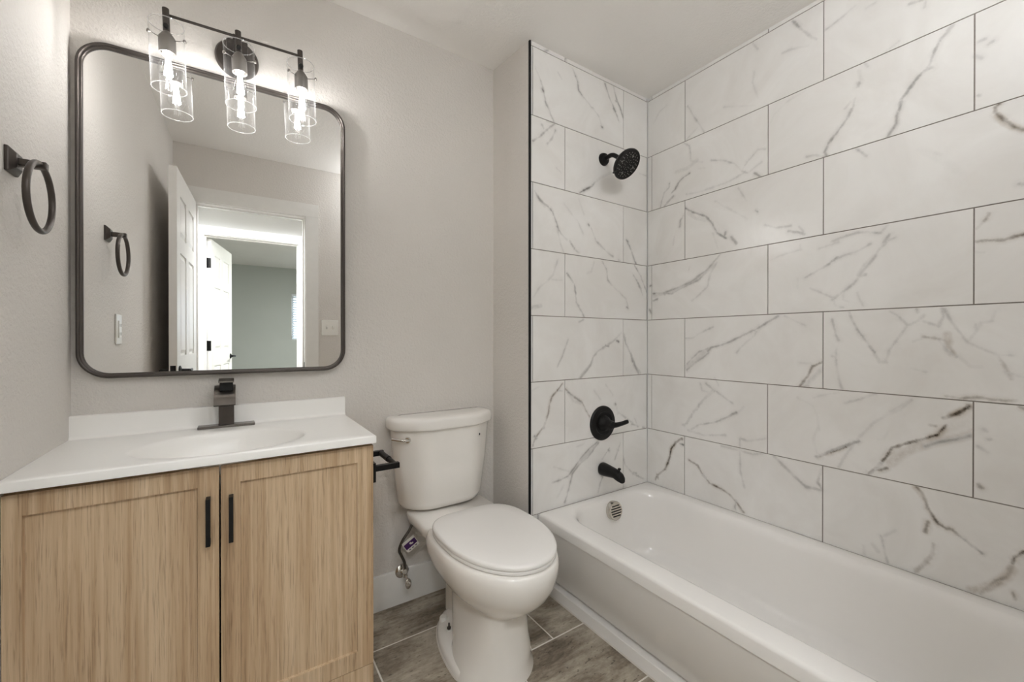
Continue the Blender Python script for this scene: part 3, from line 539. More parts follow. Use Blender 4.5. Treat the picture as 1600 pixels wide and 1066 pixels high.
for a in ((WX0, WZ0, WX1, WZ0 + 0.04), (WX0, WZ1 - 0.04, WX1, WZ1), (WX0, WZ0 + 0.04, WX0 + 0.04, WZ1 - 0.04), (WX1 - 0.04, WZ0 + 0.04, WX1, WZ1 - 0.04)):
    w.box(a[0], BY - 0.08, a[1], a[2], BY - 0.03, a[3])
win = struct('window_1', w, M['trim'], smooth=False)
part('pane', MB().box(WX0 + 0.04, BY - 0.062, WZ0 + 0.04, WX1 - 0.04, BY - 0.058, WZ1 - 0.04), M['pane'], win, smooth=False)
bl = thing('window_blind', (1.07, BY, WZ0), 'white horizontal slat blind over the bedroom window seen in the mirror', 'blind')
part('headrail', MB().box(WX0 + 0.005, BY - 0.028, WZ1 - 0.045, WX1 - 0.005, BY + 0.012, WZ1 - 0.002), M['blind'], bl, smooth=False)
w = MB(); z = WZ1 - 0.07
while z > WZ0 + 0.03:
    w.add([(WX0 + 0.008, BY - 0.026, z + 0.020), (WX1 - 0.008, BY - 0.026, z + 0.020), (WX1 - 0.008, BY + 0.010, z - 0.012), (WX0 + 0.008, BY + 0.010, z - 0.012),
           (WX0 + 0.008, BY - 0.026, z + 0.023), (WX1 - 0.008, BY - 0.026, z + 0.023), (WX1 - 0.008, BY + 0.010, z - 0.009), (WX0 + 0.008, BY + 0.010, z - 0.009)],
          [(0,3,2,1),(4,5,6,7),(0,1,5,4),(1,2,6,5),(2,3,7,6),(3,0,4,7)]); z -= 0.044
part('slats', w, M['blind'], bl, smooth=False)
part('bottom_rail', MB().box(WX0 + 0.008, BY - 0.024, WZ0 + 0.002, WX1 - 0.008, BY + 0.006, WZ0 + 0.02), M['blind'], bl, smooth=False)

def fill_ceiling_lamp(x, y, z, r, mat, label, drop=0.0):  # builds the added hall and bedroom fill lamps, all out of view
    t = thing('added_ceiling_light', (x, y, z), label, 'lamp')
    if drop:
        part('canopy', MB().lathe([(0.06, 0), (0.06, -0.012), (0.012, -0.02), (0.008, -0.022), (0.008, -drop)], (x, y, z), (0, 0, 1), 28), M['plastic'], t)
    zb = z - drop
    part('housing', MB().lathe([(r + 0.012, 0), (r + 0.012, -0.028), (r, -0.034), (r - 0.004, -0.030), (r - 0.004, -0.02)], (x, y, zb), (0, 0, 1), 40, True, False), M['plastic'], t)
    part('diffuser', MB().lathe([(r - 0.004, -0.026), (r * 0.7, -0.034), (r * 0.01, -0.037)], (x, y, zb), (0, 0, 1), 40), mat, t)
    return t
t = thing('added_ceiling_light', (1.0, 0.075, 2.436), 'added opal globe fill lamp on a short white stem between the door wall and the bathtub', 'lamp')  # unseen globe, added to even out the bathroom light
part('canopy', MB().lathe([(0.065, 0.004), (0.065, -0.014), (0.014, -0.022), (0.011, -0.024), (0.011, -0.05), (0.035, -0.055), (0.035, -0.075)], (1.0, 0.075, 2.436), (0, 0, 1), 28), M['plastic'], t)
part('globe', MB().lathe([(0.034, -0.066)] + [(0.09*math.sin(a), -0.150 + 0.09*math.cos(a)) for a in [0.4 + (PI - 0.41)*i/14 for i in range(15)]], (1.0, 0.075, 2.436), (0, 0, 1), 32), M['diffuser'], t, 'opal glass globe')
fill_ceiling_lamp(-0.34, -0.37, 2.44, 0.16, M['hallfill'], 'added semi flush hall fill lamp nearer the hinge side of the bathroom door', 0.235)  # hall pair is added, unseen, to throw frontal fill into the bathroom
fill_ceiling_lamp(0.36, -0.37, 2.44, 0.16, M['hallfill'], 'added semi flush hall fill lamp nearer the light switch side of the bathroom door', 0.235)
fill_ceiling_lamp(1.35, -2.3, 2.44, 0.17, M['bedfill'], 'added round flush fill lamp in the grey bedroom')  # added outside the mirror's view to lift the reflected bedroom

# light switch on the door wall, outlet on the left wall
sw = thing('light_switch', (0.548, YD, 1.22), 'white double toggle light switch plate beside the bathroom door frame', 'light switch')
part('switch_plate', MB().box(0.487, YD, 1.16, 0.609, YD + 0.006, 1.281), M['plastic'], sw, bevel=0.003)
for x in (0.525, 0.571):
    tg = MB(); tg.loft([[(x-.005, YD+.0055, 1.208), (x+.005, YD+.0055, 1.208), (x+.005, YD+.0055, 1.232), (x-.005, YD+.0055, 1.232)],
                        [(x-.004, YD+.018, 1.225), (x+.004, YD+.018, 1.225), (x+.004, YD+.018, 1.236), (x-.004, YD+.018, 1.236)]])
    part('toggle', tg, M['plastic'], sw, smooth=False)
ol = thing('wall_outlet', (XL, 1.215, 1.168), 'white wall outlet with rectangular faceplate on the left wall below the towel ring', 'outlet')
part('faceplate', MB().box(XL, 1.178, 1.108, XL + 0.006, 1.252, 1.228), M['plastic'], ol, bevel=0.003)
part('receptacle', MB().box(XL + 0.0055, 1.199, 1.134, XL + 0.0095, 1.231, 1.202), M['plastic'], ol, bevel=0.001)
for z in (1.150, 1.184):
    part('socket_slots', MB().box(XL + 0.009, 1.207, z - 0.006, XL + 0.0099, 1.2095, z + 0.006).box(XL + 0.009, 1.220, z - 0.006, XL + 0.0099, 1.2225, z + 0.006), M['darkslot'], ol, 'dark slots', smooth=False)

# ------------------------------------------------------------------ wall mirror
mi = thing('wall_mirror', (-0.017, YM - 0.0197, 1.516), 'tall mirror with rounded corners in a thin dark metal frame above the vanity', 'mirror')
mi.rotation_euler = (0, 0, -0.0185)
def frame_ring(hw, hh, r, y, n=12): return [(p[0], y, p[1]) for p in [(a, b, 0) for a, b, _ in rrect(0, 0, hw, hh, r, 0, n)]]
hw, hh, rr_ = 0.3735, 0.506, 0.076
m = MB()
prof = [(0, 0.009), (0, -0.010), (0.003, -0.0135), (0.007, -0.0135), (0.009, -0.0105), (0.0095, -0.007), (0.0125, -0.0065), (0.0145, -0.005), (0.015, 0.001)]
m.loft([frame_ring(hw - d, hh - d, rr_ - d, y) for d, y in prof], False, False)
part('frame', m, M['bronze'], mi, local=True, angle=60)
m = MB(); m.loft([frame_ring(hw - 0.0125, hh - 0.0125, rr_ - 0.0125, 0.0), frame_ring(hw - 0.0125, hh - 0.0125, rr_ - 0.0125, 0.006)], True, True)
part('mirror_glass', m, M['mirror'], mi, local=True, smooth=False)
m = MB(); m.loft([frame_ring(hw - 0.001, hh - 0.001, rr_ - 0.001, 0.0065), frame_ring(hw - 0.001, hh - 0.001, rr_ - 0.001, 0.009)], True, True)
part('backing_board', m, M['darkslot'], mi, local=True, smooth=False)

# ------------------------------------------------------------------ vanity light: bar with three glass cylinders
vl = thing('vanity_light', (0.006, YM, 2.112), 'three lamp bar wall light with clear glass cylinder shades above the mirror', 'wall light')
vl.rotation_euler = (0, -0.036, 0)
LY = -0.105                                                       # shade axis in front of the wall
part('backplate', MB().lathe([(0.064, 0), (0.064, 0.012), (0.059, 0.019), (0.0, 0.020)], (0, 0, -0.008), (0, -1, 0), 48), M['bronze'], vl, local=True)
part('bracket_arm', MB().box(-0.012, LY + 0.004, 0.002, 0.012, -0.018, 0.022).box(-0.03, LY + 0.03, 0.004, 0.03, -0.018, 0.02), M['bronze'], vl, local=True, bevel=0.002)
part('crossbar', MB().tube([(-0.184, LY, 0.012), (0.184, LY, 0.012)], 0.0042, 12), M['bronze'], vl, local=True)
for x in (-0.181, 0.003, 0.186):
    part('stem', MB().tube([(x, LY, 0.030), (x, LY, -0.040)], 0.0088, 16), M['bronze'], vl, local=True)
    so = part('socket', MB().lathe([(0.006, -0.034), (0.009, -0.040), (0.0205, -0.058), (0.0215, -0.062), (0.0215, -0.106)], (x, LY, 0), (0, 0, 1), 28, True, False)
              .lathe([(0.0215, -0.106), (0.0185, -0.107), (0.018, -0.075)], (x, LY, 0), (0, 0, 1), 28, False, True), M['socketgrey'], vl, 'brushed metal lamp socket', local=True)
    part('set_screw', MB().lathe([(0.0075, 0), (0.008, 0.004), (0.006, 0.008), (0.0, 0.009)], (x, LY - 0.0085, -0.028), (0, -1, 0), 14), M['black'], so, local=True)
    for a in (-0.45, -0.45 + 2*PI/3, -0.45 + 4*PI/3):
        dx, dy = math.cos(a), math.sin(a)
        s_ = MB().tube([(x + dx*0.018, LY + dy*0.018, -0.066), (x + dx*0.049, LY + dy*0.049, -0.066)], 0.0013, 8)
        s_.lathe([(0.004, 0), (0.0055, 0.002), (0.0055, 0.005), (0.0, 0.007)], (x + dx*0.046, LY + dy*0.046, -0.066), (dx, dy, 0), 12)
        part('thumb_screw', s_, M['socketgrey'], so, local=True)
    gs = part('glass_shade', MB().lathe([(0.0435, -0.018), (0.0435, -0.212)], (x, LY, 0), (0, 0, 1), 48, False, False), M['glass'], vl, 'clear glass cylinder', local=True)
    for zz in (-0.018, -0.212):
        part('polished_rim', MB().tube([(x + 0.0427*math.cos(2*PI*i/48), LY + 0.0427*math.sin(2*PI*i/48), zz) for i in range(48)], 0.0014, 8, closed=True), M['glassrim'], gs, local=True)
    bu = part('bulb', MB().lathe([(0.013, -0.100), (0.0135, -0.112), (0.018, -0.128), (0.0245, -0.146), (0.0262, -0.158), (0.0245, -0.171), (0.018, -0.183), (0.009, -0.1895), (0.001, -0.1915)], (x, LY, 0), (0, 0, 1), 28, False, True), M['bulbglass'], vl, 'clear filament bulb', local=True)
    part('bulb_base', MB().lathe([(0.0135, -0.080), (0.0135, -0.103), (0.011, -0.106), (0.0, -0.1065)], (x, LY, 0), (0, 0, 1), 20), M['socketwhite'], bu, local=True)
    fl = MB()
    for q in range(6):
        a = q * PI / 3; c, s = math.cos(a), math.sin(a)
        fl.tube([(x + 0.004*c, LY + 0.004*s, -0.116), (x + 0.0095*c, LY + 0.0095*s, -0.172)], 0.0018, 6)
    part('filament', fl, M['filament'], bu, 'glowing filament strands', local=True)

# ------------------------------------------------------------------ towel ring
tr = thing('towel_ring', (XL, 1.361, 1.518), 'dark metal towel ring hanging from a square mount on the left wall', 'towel ring')
m = MB(); ty, tz = 1.361, 1.517
m.loft([[(XL + d, ty - h, tz - h), (XL + d, ty + h, tz - h), (XL + d, ty + h, tz + h), (XL + d, ty - h, tz + h)] for d, h in ((0, 0.027), (0.006, 0.027), (0.016, 0.0155))])
part('mount_plate', m, M['bronze'], tr, smooth=False, bevel=0.0015)
part('post', MB().box(XL + 0.014, ty - 0.0085, tz - 0.008, XL + 0.058, ty + 0.0085, tz + 0.008), M['bronze'], tr, bevel=0.002)
part('ring', MB().tube([(XL + 0.047, 1.357 + 0.0745*math.sin(2*PI*i/48), 1.4447 + 0.0745*math.cos(2*PI*i/48)) for i in range(48)], 0.0063, 14, closed=True), M['bronze'], tr)

# ------------------------------------------------------------------ vanity
VX0, VX1, VY = XL + 0.001, 0.3565, 1.330
va = thing('vanity_cabinet', (-0.023, 1.53, 0), 'light oak vanity cabinet with two shaker doors under the white sink top', 'cabinet')
m = MB().box(VX0, VY, 0.0, VX0 + 0.016, YM - 0.002, 0.8095).box(VX1 - 0.016, VY, 0.0, VX1, YM - 0.002, 0.8095)
m.box(VX0 + 0.016, VY + 0.02, 0.10, VX1 - 0.016, YM - 0.002, 0.116).box(VX0 + 0.016, VY + 0.002, 0.765, VX1 - 0.016, VY + 0.02, 0.8095)
part('carcass', m, M['wood'], va, smooth=False)
part('kick_board', MB().box(VX0, VY - 0.018, 0.0, VX1, VY, 0.118), M['wood'], va, smooth=False, bevel=0.001)
def shaker(x0, x1, z0, z1, s):
    y0, y1 = VY - 0.020, VY - 0.0015
    m = MB(); yp = y0 + 0.009
    a = [(x0, z0), (x1, z0), (x1, z1), (x0, z1)]; b = [(x0+s[0], z0+s[1]), (x1-s[2], z0+s[1]), (x1-s[2], z1-s[3]), (x0+s[0], z1-s[3])]
    e = 0.0012
    b2 = [(b[0][0]+e, b[0][1]+e), (b[1][0]-e, b[1][1]+e), (b[2][0]-e, b[2][1]-e), (b[3][0]+e, b[3][1]-e)]
    m.loft([[(x, y1, z) for x, z in a], [(x, y0, z) for x, z in a], [(x, y0, z) for x, z in b], [(x, yp, z) for x, z in b2]], True, True)
    return m
def pull(x, z0, z1):
    y = VY - 0.020; m = MB()
    m.box(x - 0.005, y - 0.028, z0, x + 0.005, y - 0.018, z1).box(x - 0.005, y - 0.019, z1 - 0.012, x + 0.005, y, z1).box(x - 0.005, y - 0.019, z0, x + 0.005, y, z0 + 0.012)
    return m
d1 = part('door', shaker(VX0 + 0.001, -0.0365, 0.121, 0.7985, (0.030, 0.052, 0.0445, 0.047)), M['wood'], va, smooth=False)
d2 = part('door', shaker(-0.0325, VX1 - 0.001, 0.121, 0.7985, (0.0425, 0.052, 0.047, 0.047)), M['wood'], va, smooth=False)
part('handle', pull(-0.0585, 0.607, 0.726), M['black'], d1, 'black bar pull', smooth=False, bevel=0.001)
part('handle', pull(-0.0105, 0.605, 0.722), M['black'], d2, 'black bar pull', smooth=False, bevel=0.001)

# sink top
st = thing('sink_top', (-0.023, 1.51, 0.8105), 'white cultured marble vanity top with an oval basin and backsplash', 'sink')
N = 96; tx0, tx1, ty0, ty1 = XL + 0.0005, 0.3585, 1.2865, 1.7415; ZT, ZB_ = 0.8334, 0.8105
ccx, ccy = (tx0 + tx1)/2, (ty0 + ty1)/2; hx, hy = (tx1 - tx0)/2, (ty1 - ty0)/2
def rect_ring(ins, z):
    out = []
    for i in range(N):
        side, t = divmod(i, N // 4); t = t / (N // 4) * 2 - 1
        u, v_ = ((1, t), (-t, 1), (-1, -t), (t, -1))[side]
        out.append((ccx + u * (hx - ins), ccy + v_ * (hy - ins), z))
    return out
bx, by = -0.026, 1.4665
def ell_ring(a, b, z, blend=0.0):
    out = []
    for i in range(N):
        side, t = divmod(i, N // 4); t = t / (N // 4) * 2 - 1
        ang = side * PI/2 + PI/4 * t
        out.append((bx + a * math.cos(ang), by + b * math.sin(ang), z))
    return out
m = MB()
m.loft([rect_ring(0.0, ZB_), rect_ring(0.0, ZT - 0.004), rect_ring(0.0012, ZT - 0.0012), rect_ring(0.004, ZT),
        ell_ring(0.275, 0.171, ZT), ell_ring(0.262, 0.1675, ZT - 0.0008), ell_ring(0.216, 0.1585, ZT - 0.0022), ell_ring(0.210, 0.156, ZT - 0.0042), ell_ring(0.206, 0.1535, ZT - 0.009), ell_ring(0.202, 0.151, ZT - 0.018),
        ell_ring(0.196, 0.146, ZT - 0.035), ell_ring(0.172, 0.126, ZT - 0.085), ell_ring(0.125, 0.092, ZT - 0.118), ell_ring(0.06, 0.046, ZT - 0.130), ell_ring(0.020, 0.020, ZT - 0.132)], False, True)
part('basin_top', m, M['marbletop'], st, angle=50)
part('backsplash', MB().sweep_x([(1.7415, ZT - 0.001), (1.7415, 0.9015), (1.7245, 0.9015), (1.7225, 0.8995), (1.7215, ZT + 0.010), (1.7185, ZT + 0.003), (1.712, ZT - 0.001)], tx0, tx1), M['marbletop'], st)
part('drain', MB().lathe([(0.019, ZT - 0.1315), (0.021, ZT - 0.130), (0.012, ZT - 0.127), (0.0, ZT - 0.126)], (bx, by, 0), (0, 0, 1), 24), M['bronze'], st, 'dark drain stopper')

# faucet
fa = thing('faucet', (-0.026, 1.70, ZT), 'dark metal waterfall faucet with square column behind the oval basin', 'faucet')
part('base_plate', MB().box(-0.104, 1.680, ZT - 0.0004, 0.055, 1.7212, ZT + 0.008), M['gunmetal'], fa, bevel=0.0015)
part('column', MB().box(-0.0475, 1.684, ZT + 0.0078, -0.0045, 1.7195, 0.957), M['bronze'], fa, bevel=0.0015)
top = lerp_path([(0, 1.7205, 0.972), (0, 1.695, 0.966), (0, 1.668, 0.955), (0, 1.646, 0.939), (0, 1.632, 0.915)], 4)
prof = [(p[1], p[2]) for p in top]
nrm = []
for i in range(len(prof)):
    a, b = prof[max(0, i-1)], prof[min(len(prof)-1, i+1)]; t = Vector((b[0]-a[0], b[1]-a[1])).normalized(); nrm.append((-t.y, t.x))
low = [(p[0] + n[0]*0.009, p[1] + n[1]*0.009) for p, n in zip(prof, nrm)]
if low[0][1] > prof[0][1]: low = [(p[0] - n[0]*0.009, p[1] - n[1]*0.009) for p, n in zip(prof, nrm)]
part('spout', MB().sweep_x(prof + low[::-1], -0.0595, -0.0005), M['gunmetal'], fa, angle=30)
m = MB().box(-0.0445, 1.668, 0.957, -0.0075, 1.708, 0.986)
hd = part('handle', m, M['black'], fa, bevel=0.0015)
m = MB(); m.loft([[(-0.0475, 1.655, z), (-0.0045, 1.655, z), (-0.0045, 1.712, z + 0.006), (-0.0475, 1.712, z + 0.006)] for z in (0.985, 0.990)])
part('handle_lever', m, M['gunmetal'], hd, smooth=False, bevel=0.001)

# ------------------------------------------------------------------ toilet paper holder on the vanity side
tp = thing('toilet_paper_holder', (VX1, 1.45, 0.705), 'empty black square toilet paper holder on the side of the vanity', 'toilet paper holder')
for y in (1.362, 1.540):
    part('mount_plate', MB().box(VX1, y - 0.016, 0.668, VX1 + 0.018, y + 0.016, 0.730), M['black'], tp, bevel=0.0015)
    part('arm', MB().box(VX1 + 0.016, y - 0.009, 0.7, VX1 + 0.098, y + 0.009, 0.718), M['black'], tp, bevel=0.0012)
ro = part('roller', MB().tube([(VX1 + 0.088, 1.370, 0.709), (VX1 + 0.088, 1.532, 0.709)], 0.0085, 16), M['black'], tp)
part('roller_sleeve', MB().tube([(VX1 + 0.088, 1.44, 0.709), (VX1 + 0.088, 1.530, 0.709)], 0.0105, 16), M['black'], ro)

# ------------------------------------------------------------------ toilet
TX = 0.768
to = thing('toilet', (TX, 1.40, 0), 'white two piece toilet with closed lid between the vanity and the bathtub', 'toilet')
def egg(w, yf, yb, ym, z, e=1.0, eb=0.8, n=56, cx=None):
    out = []
    for i in range(n):
        t = 2*PI*i/n; s, c = math.sin(t), math.cos(t)
        ex = e if c < 0 else eb
        x = w * math.copysign(abs(s) ** ex, s)
        y = ym + (c and math.copysign(abs(c) ** ex, c)) * ((yb - ym) if c > 0 else (ym - yf))
        out.append(((TX if cx is None else cx) + x, y, z))
    return out
m = MB()
BXC = 0.754
m.loft([egg(0.143, 1.098, 1.415, 1.235, 0.0, 1.08, 0.9, cx=BXC - 0.004), egg(0.139, 1.101, 1.415, 1.235, 0.015, 1.08, 0.9, cx=BXC - 0.004), egg(0.125, 1.106, 1.42, 1.24, 0.045, 0.98, 0.85, cx=BXC - 0.003), egg(0.115, 1.108, 1.43, 1.26, 0.085, 0.8, 0.75, cx=BXC),
        egg(0.102, 1.113, 1.44, 1.29, 0.135, 0.68, 0.65, cx=BXC), egg(0.093, 1.117, 1.45, 1.30, 0.180, 0.58, 0.6, cx=BXC), egg(0.090, 1.117, 1.45, 1.30, 0.216, 0.6, 0.65, cx=BXC + 0.002), egg(0.096, 1.106, 1.46, 1.30, 0.226, 0.75, 0.7, cx=BXC + 0.005),
        egg(0.118, 1.082, 1.47, 1.29, 0.240, 0.92, 0.7, cx=BXC + 0.010), egg(0.148, 1.048, 1.49, 1.28, 0.267, 1, 0.66, cx=TX - 0.004), egg(0.172, 1.020, 1.51, 1.28, 0.297, 1, 0.62), egg(0.187, 1.003, 1.52, 1.28, 0.327, 1, 0.58),
        egg(0.196, 0.993, 1.53, 1.28, 0.360, 1, 0.55), egg(0.198, 0.991, 1.53, 1.28, 0.385, 1, 0.55), egg(0.195, 0.995, 1.52, 1.28, 0.404, 1, 0.55), egg(0.188, 1.002, 1.515, 1.28, 0.412, 1, 0.55), egg(0.16, 1.03, 1.49, 1.28, 0.414, 1, 0.55)], True, True)
bw = part('bowl', m, M['porcelain'], to, angle=65)
m = MB()   # deck that carries the tank, and the trapway behind the pedestal
m.loft([rrect(TX - 0.006, 1.585 if z > 0.3 else 1.545, a, b, r, z, 8) for a, b, r, z in ((0.045, 0.045, 0.03, 0.02), (0.045, 0.045, 0.03, 0.18), (0.065, 0.075, 0.04, 0.27), (0.13, 0.105, 0.05, 0.335), (0.168, 0.124, 0.05, 0.375), (0.174, 0.128, 0.05, 0.405), (0.168, 0.122, 0.045, 0.416))])
part('tank_deck', m, M['porcelain'], to, angle=65)
m = MB()
fl_ = lambda w_, yf, yb, z: egg(w_, yf, yb, 1.26, z, 1.05, 0.9, cx=BXC)
m.loft([fl_(0.150, 1.13, 1.570, 0.0), fl_(0.148, 1.133, 1.567, 0.016), fl_(0.142, 1.14, 1.560, 0.026), fl_(0.122, 1.16, 1.545, 0.034), fl_(0.085, 1.20, 1.53, 0.040)])
fo = part('foot_flange', m, M['porcelain'], to, angle=60)
for sx in (-1, 1):
    part('bolt_cap', MB().lathe([(0.0155, 0.0), (0.0155, 0.010), (0.012, 0.016), (0.0, 0.018)], (BXC + sx*0.080, 1.492, 0.030), (0, 0, 1), 18), M['plastic'], fo)
    b_ = MB().lathe([(0.013, 0.0), (0.013, 0.003), (0.0, 0.003)], (BXC + sx*0.088, 1.424, 0.036), (0, 0, 1), 16)
    part('washer', b_, M['plastic'], fo)
    part('floor_bolt', MB().tube([(BXC + sx*0.088, 1.424, 0.036), (BXC + sx*0.088, 1.424, 0.060)], 0.0035, 8).lathe([(0.0075, 0), (0.0075, 0.006), (0.0, 0.006)], (BXC + sx*0.088, 1.424, 0.039), (0,0,1), 6), M['bronze'], fo, 'exposed floor bolt')
part('floor_caulk', MB().loft([fl_(0.1535, 1.127, 1.574, 0.0002), fl_(0.1505, 1.13, 1.571, 0.005)]), M['caulk'], fo)
def tank_ring(xl, xr, xfl, xfr, yf, ys, yb, z, k=0.03):
    P = [(xl, yb), (xl, ys), (xfl, yf), (xfr, yf), (xr, ys), (xr, yb)]; out = []
    n = len(P); rad = [0.018, 0.035, 0.05, 0.05, 0.035, 0.018]
    for i in range(n):
        p = Vector(P[i]); a = (Vector(P[i-1]) - p).normalized(); b = (Vector(P[(i+1) % n]) - p).normalized()
        c0, c1 = p + a*rad[i], p + b*rad[i]
        for j in range(6):
            t = j / 5; q = c0*(1-t)**2 + p*2*t*(1-t) + c1*t*t; out.append((q.x, q.y, z))
    return out
m = MB()
m.loft([tank_ring(0.592, 0.915, 0.655, 0.85, 1.605, 1.665, 1.715, 0.424), tank_ring(0.573, 0.932, 0.642, 0.862, 1.594, 1.660, 1.718, 0.430), tank_ring(0.563, 0.940, 0.636, 0.867, 1.588, 1.655, 1.719, 0.45),
        tank_ring(0.545, 0.963, 0.636, 0.868, 1.581, 1.652, 1.722, 0.60), tank_ring(0.533, 0.977, 0.636, 0.868, 1.577, 1.650, 1.724, 0.756)])
tk = part('tank', m, M['porcelain'], to, angle=50)
m = MB()
def lid_ring(i, z): return tank_ring(0.518 + i, 0.990 - i, 0.630 + i*0.6, 0.876 - i*0.6, 1.563 + i, 1.640 + i*0.6, 1.738 - i*0.3, z)
m.loft([lid_ring(0.006, 0.757), lid_ring(0.001, 0.760), lid_ring(0.0, 0.765), lid_ring(0.0, 0.792), lid_ring(0.003, 0.801), lid_ring(0.010, 0.806), lid_ring(0.03, 0.809), lid_ring(0.06, 0.810)])
part('tank_lid', m, M['porcelain'], to, angle=50)
lv = MB()
lv.lathe([(0.013, 0), (0.013, 0.004), (0.010, 0.010), (0.0, 0.012)], (0.578, 1.6215, 0.722), (-0.6, -0.8, 0), 18)
lv.tube(lerp_path([(0.572, 1.610, 0.722), (0.555, 1.612, 0.724), (0.535, 1.622, 0.726), (0.518, 1.636, 0.729)], 4), [0.006]*6 + [0.0055]*6 + [0.0065], 10)
part('flush_lever', lv, M['chrome'], tk, 'chrome flush lever')
part('tank_mark', MB().lathe([(0.005, 0), (0.005, 0.0012), (0.0, 0.0012)], (0.891, 1.5916, 0.712), (0.55, -0.83, 0), 14), M['darkslot'], tk, 'small dark round mark')
def seat_ring(s, z, front=1.004): 
    return egg(0.187*s, 1.285 - (1.285 - front)*s, 1.285 + 0.208*s, 1.285, z, 0.98, 0.58, 64, TX + 0.004)
m = MB(); m.loft([seat_ring(0.985, 0.414), seat_ring(1.0, 0.417), seat_ring(1.0, 0.424), seat_ring(0.985, 0.427)])
part('seat', m, M['seat'], to, angle=50)
m = MB(); m.loft([seat_ring(0.985, 0.4285), seat_ring(1.004, 0.4305), seat_ring(1.006, 0.436), seat_ring(0.995, 0.442), seat_ring(0.96, 0.445), seat_ring(0.7, 0.4475), seat_ring(0.3, 0.449)])
part('seat_lid', m, M['seat'], to, angle=50)
for x in (-0.07, 0.07):
    part('seat_hinge', MB().lathe([(0.014, 0), (0.014, 0.018), (0.010, 0.022)], (TX + x, 1.494, 0.414), (0, 0, 1), 16), M['seat'], to)

# water supply
ws = thing('water_supply_valve', (0.592, YM, 0.14), 'chrome angle stop valve with oval handle on the wall behind the toilet', 'valve')
part('escutcheon', MB().lathe([(0.030, 0), (0.029, 0.004), (0.020, 0.010), (0.011, 0.012)], (0.589, YM - 0.012, 0.140), (0, -1, 0), 28), M['chrome'], ws)
part('valve_body', MB().tube([(0.589, YM - 0.012, 0.140), (0.589, YM - 0.062, 0.140)], 0.0085, 14).tube([(0.589, YM - 0.052, 0.133), (0.589, YM - 0.052, 0.168)], 0.0095, 14).lathe([(0.012, 0), (0.012, 0.014)], (0.589, YM - 0.052, 0.152), (0, 0, 1), 6), M['chrome'], ws)
m = MB(); hc = Vector((0.592, YM - 0.082, 0.118))
m.tube([(0.589, YM - 0.060, 0.140), tuple(hc + Vector((0, 0.004, 0.012)))], 0.005, 10)
m.loft([[tuple(hc + Vector((a*math.cos(t), d, b*math.sin(t)))) for t in [2*PI*i/24 for i in range(24)]] for a, b, d in ((0.010, 0.018, 0.004), (0.0125, 0.0215, 0.002), (0.0125, 0.0215, -0.003), (0.010, 0.018, -0.005))])
part('valve_handle', m, M['chrome'], ws)
path = lerp_path([(0.589, YM - 0.052, 0.165), (0.586, YM - 0.054, 0.195), (0.572, YM - 0.058, 0.228), (0.562, YM - 0.060, 0.255), (0.574, YM - 0.062, 0.290), (0.604, YM - 0.064, 0.330), (0.624, YM - 0.062, 0.370), (0.628, YM - 0.060, 0.408)], 6)
part('supply_hose', MB().tube(path, 0.0058, 12), M['hose'], ws, 'braided metal hose')
part('hose_nut', MB().lathe([(0.012, 0.0), (0.014, 0.010), (0.014, 0.022), (0.010, 0.024)], (0.628, YM - 0.060, 0.400), (0, 0, 1), 10), M['plastic'], ws, 'plastic coupling nut')
tg = thing('paper_tag', (0.600, YM - 0.072, 0.29), 'small purple and white paper tag folded over the toilet supply hose', 'tag')
ca, sa = math.cos(math.radians(33)), math.sin(math.radians(33))
def tq(u0, v0, u1, v1, d, c=(0.576, YM - 0.073, 0.280)):
    P = lambda u, v_, y: (c[0] + u*ca + v_*sa, c[1] + y - 0.10*u, c[2] + u*sa - v_*ca)
    m = MB(); m.loft([[P(u0, v0, -d), P(u1, v0, -d), P(u1, v1, -d), P(u0, v1, -d)], [P(u0, v0, -d + 0.0006), P(u1, v0, -d + 0.0006), P(u1, v1, -d + 0.0006), P(u0, v1, -d + 0.0006)]])
    return m
ta = part('tag_card', tq(-0.006, -0.006, 0.050, 0.046, 0), M['paper'], tg, smooth=False)
part('printed_panel', tq(-0.004, 0.006, 0.048, 0.031, 0.0006), M['purple'], ta, 'purple printed panel', smooth=False)
m = tq(0.019, 0.012, 0.027, 0.020, 0.0012); q = tq(0.024, 0.017, 0.034, 0.023, 0.0012); m.add(q.v, q.f)
part('printed_mark', m, M['paper'], ta, 'white mark', smooth=False)
m = MB()
for u in (0.004, 0.018, 0.034):
    q = tq(u, 0.036, u + 0.007, 0.041, 0.0007); m.add(q.v, q.f)
part('printed_icons', m, M['ink'], ta, 'grey icons', smooth=False)

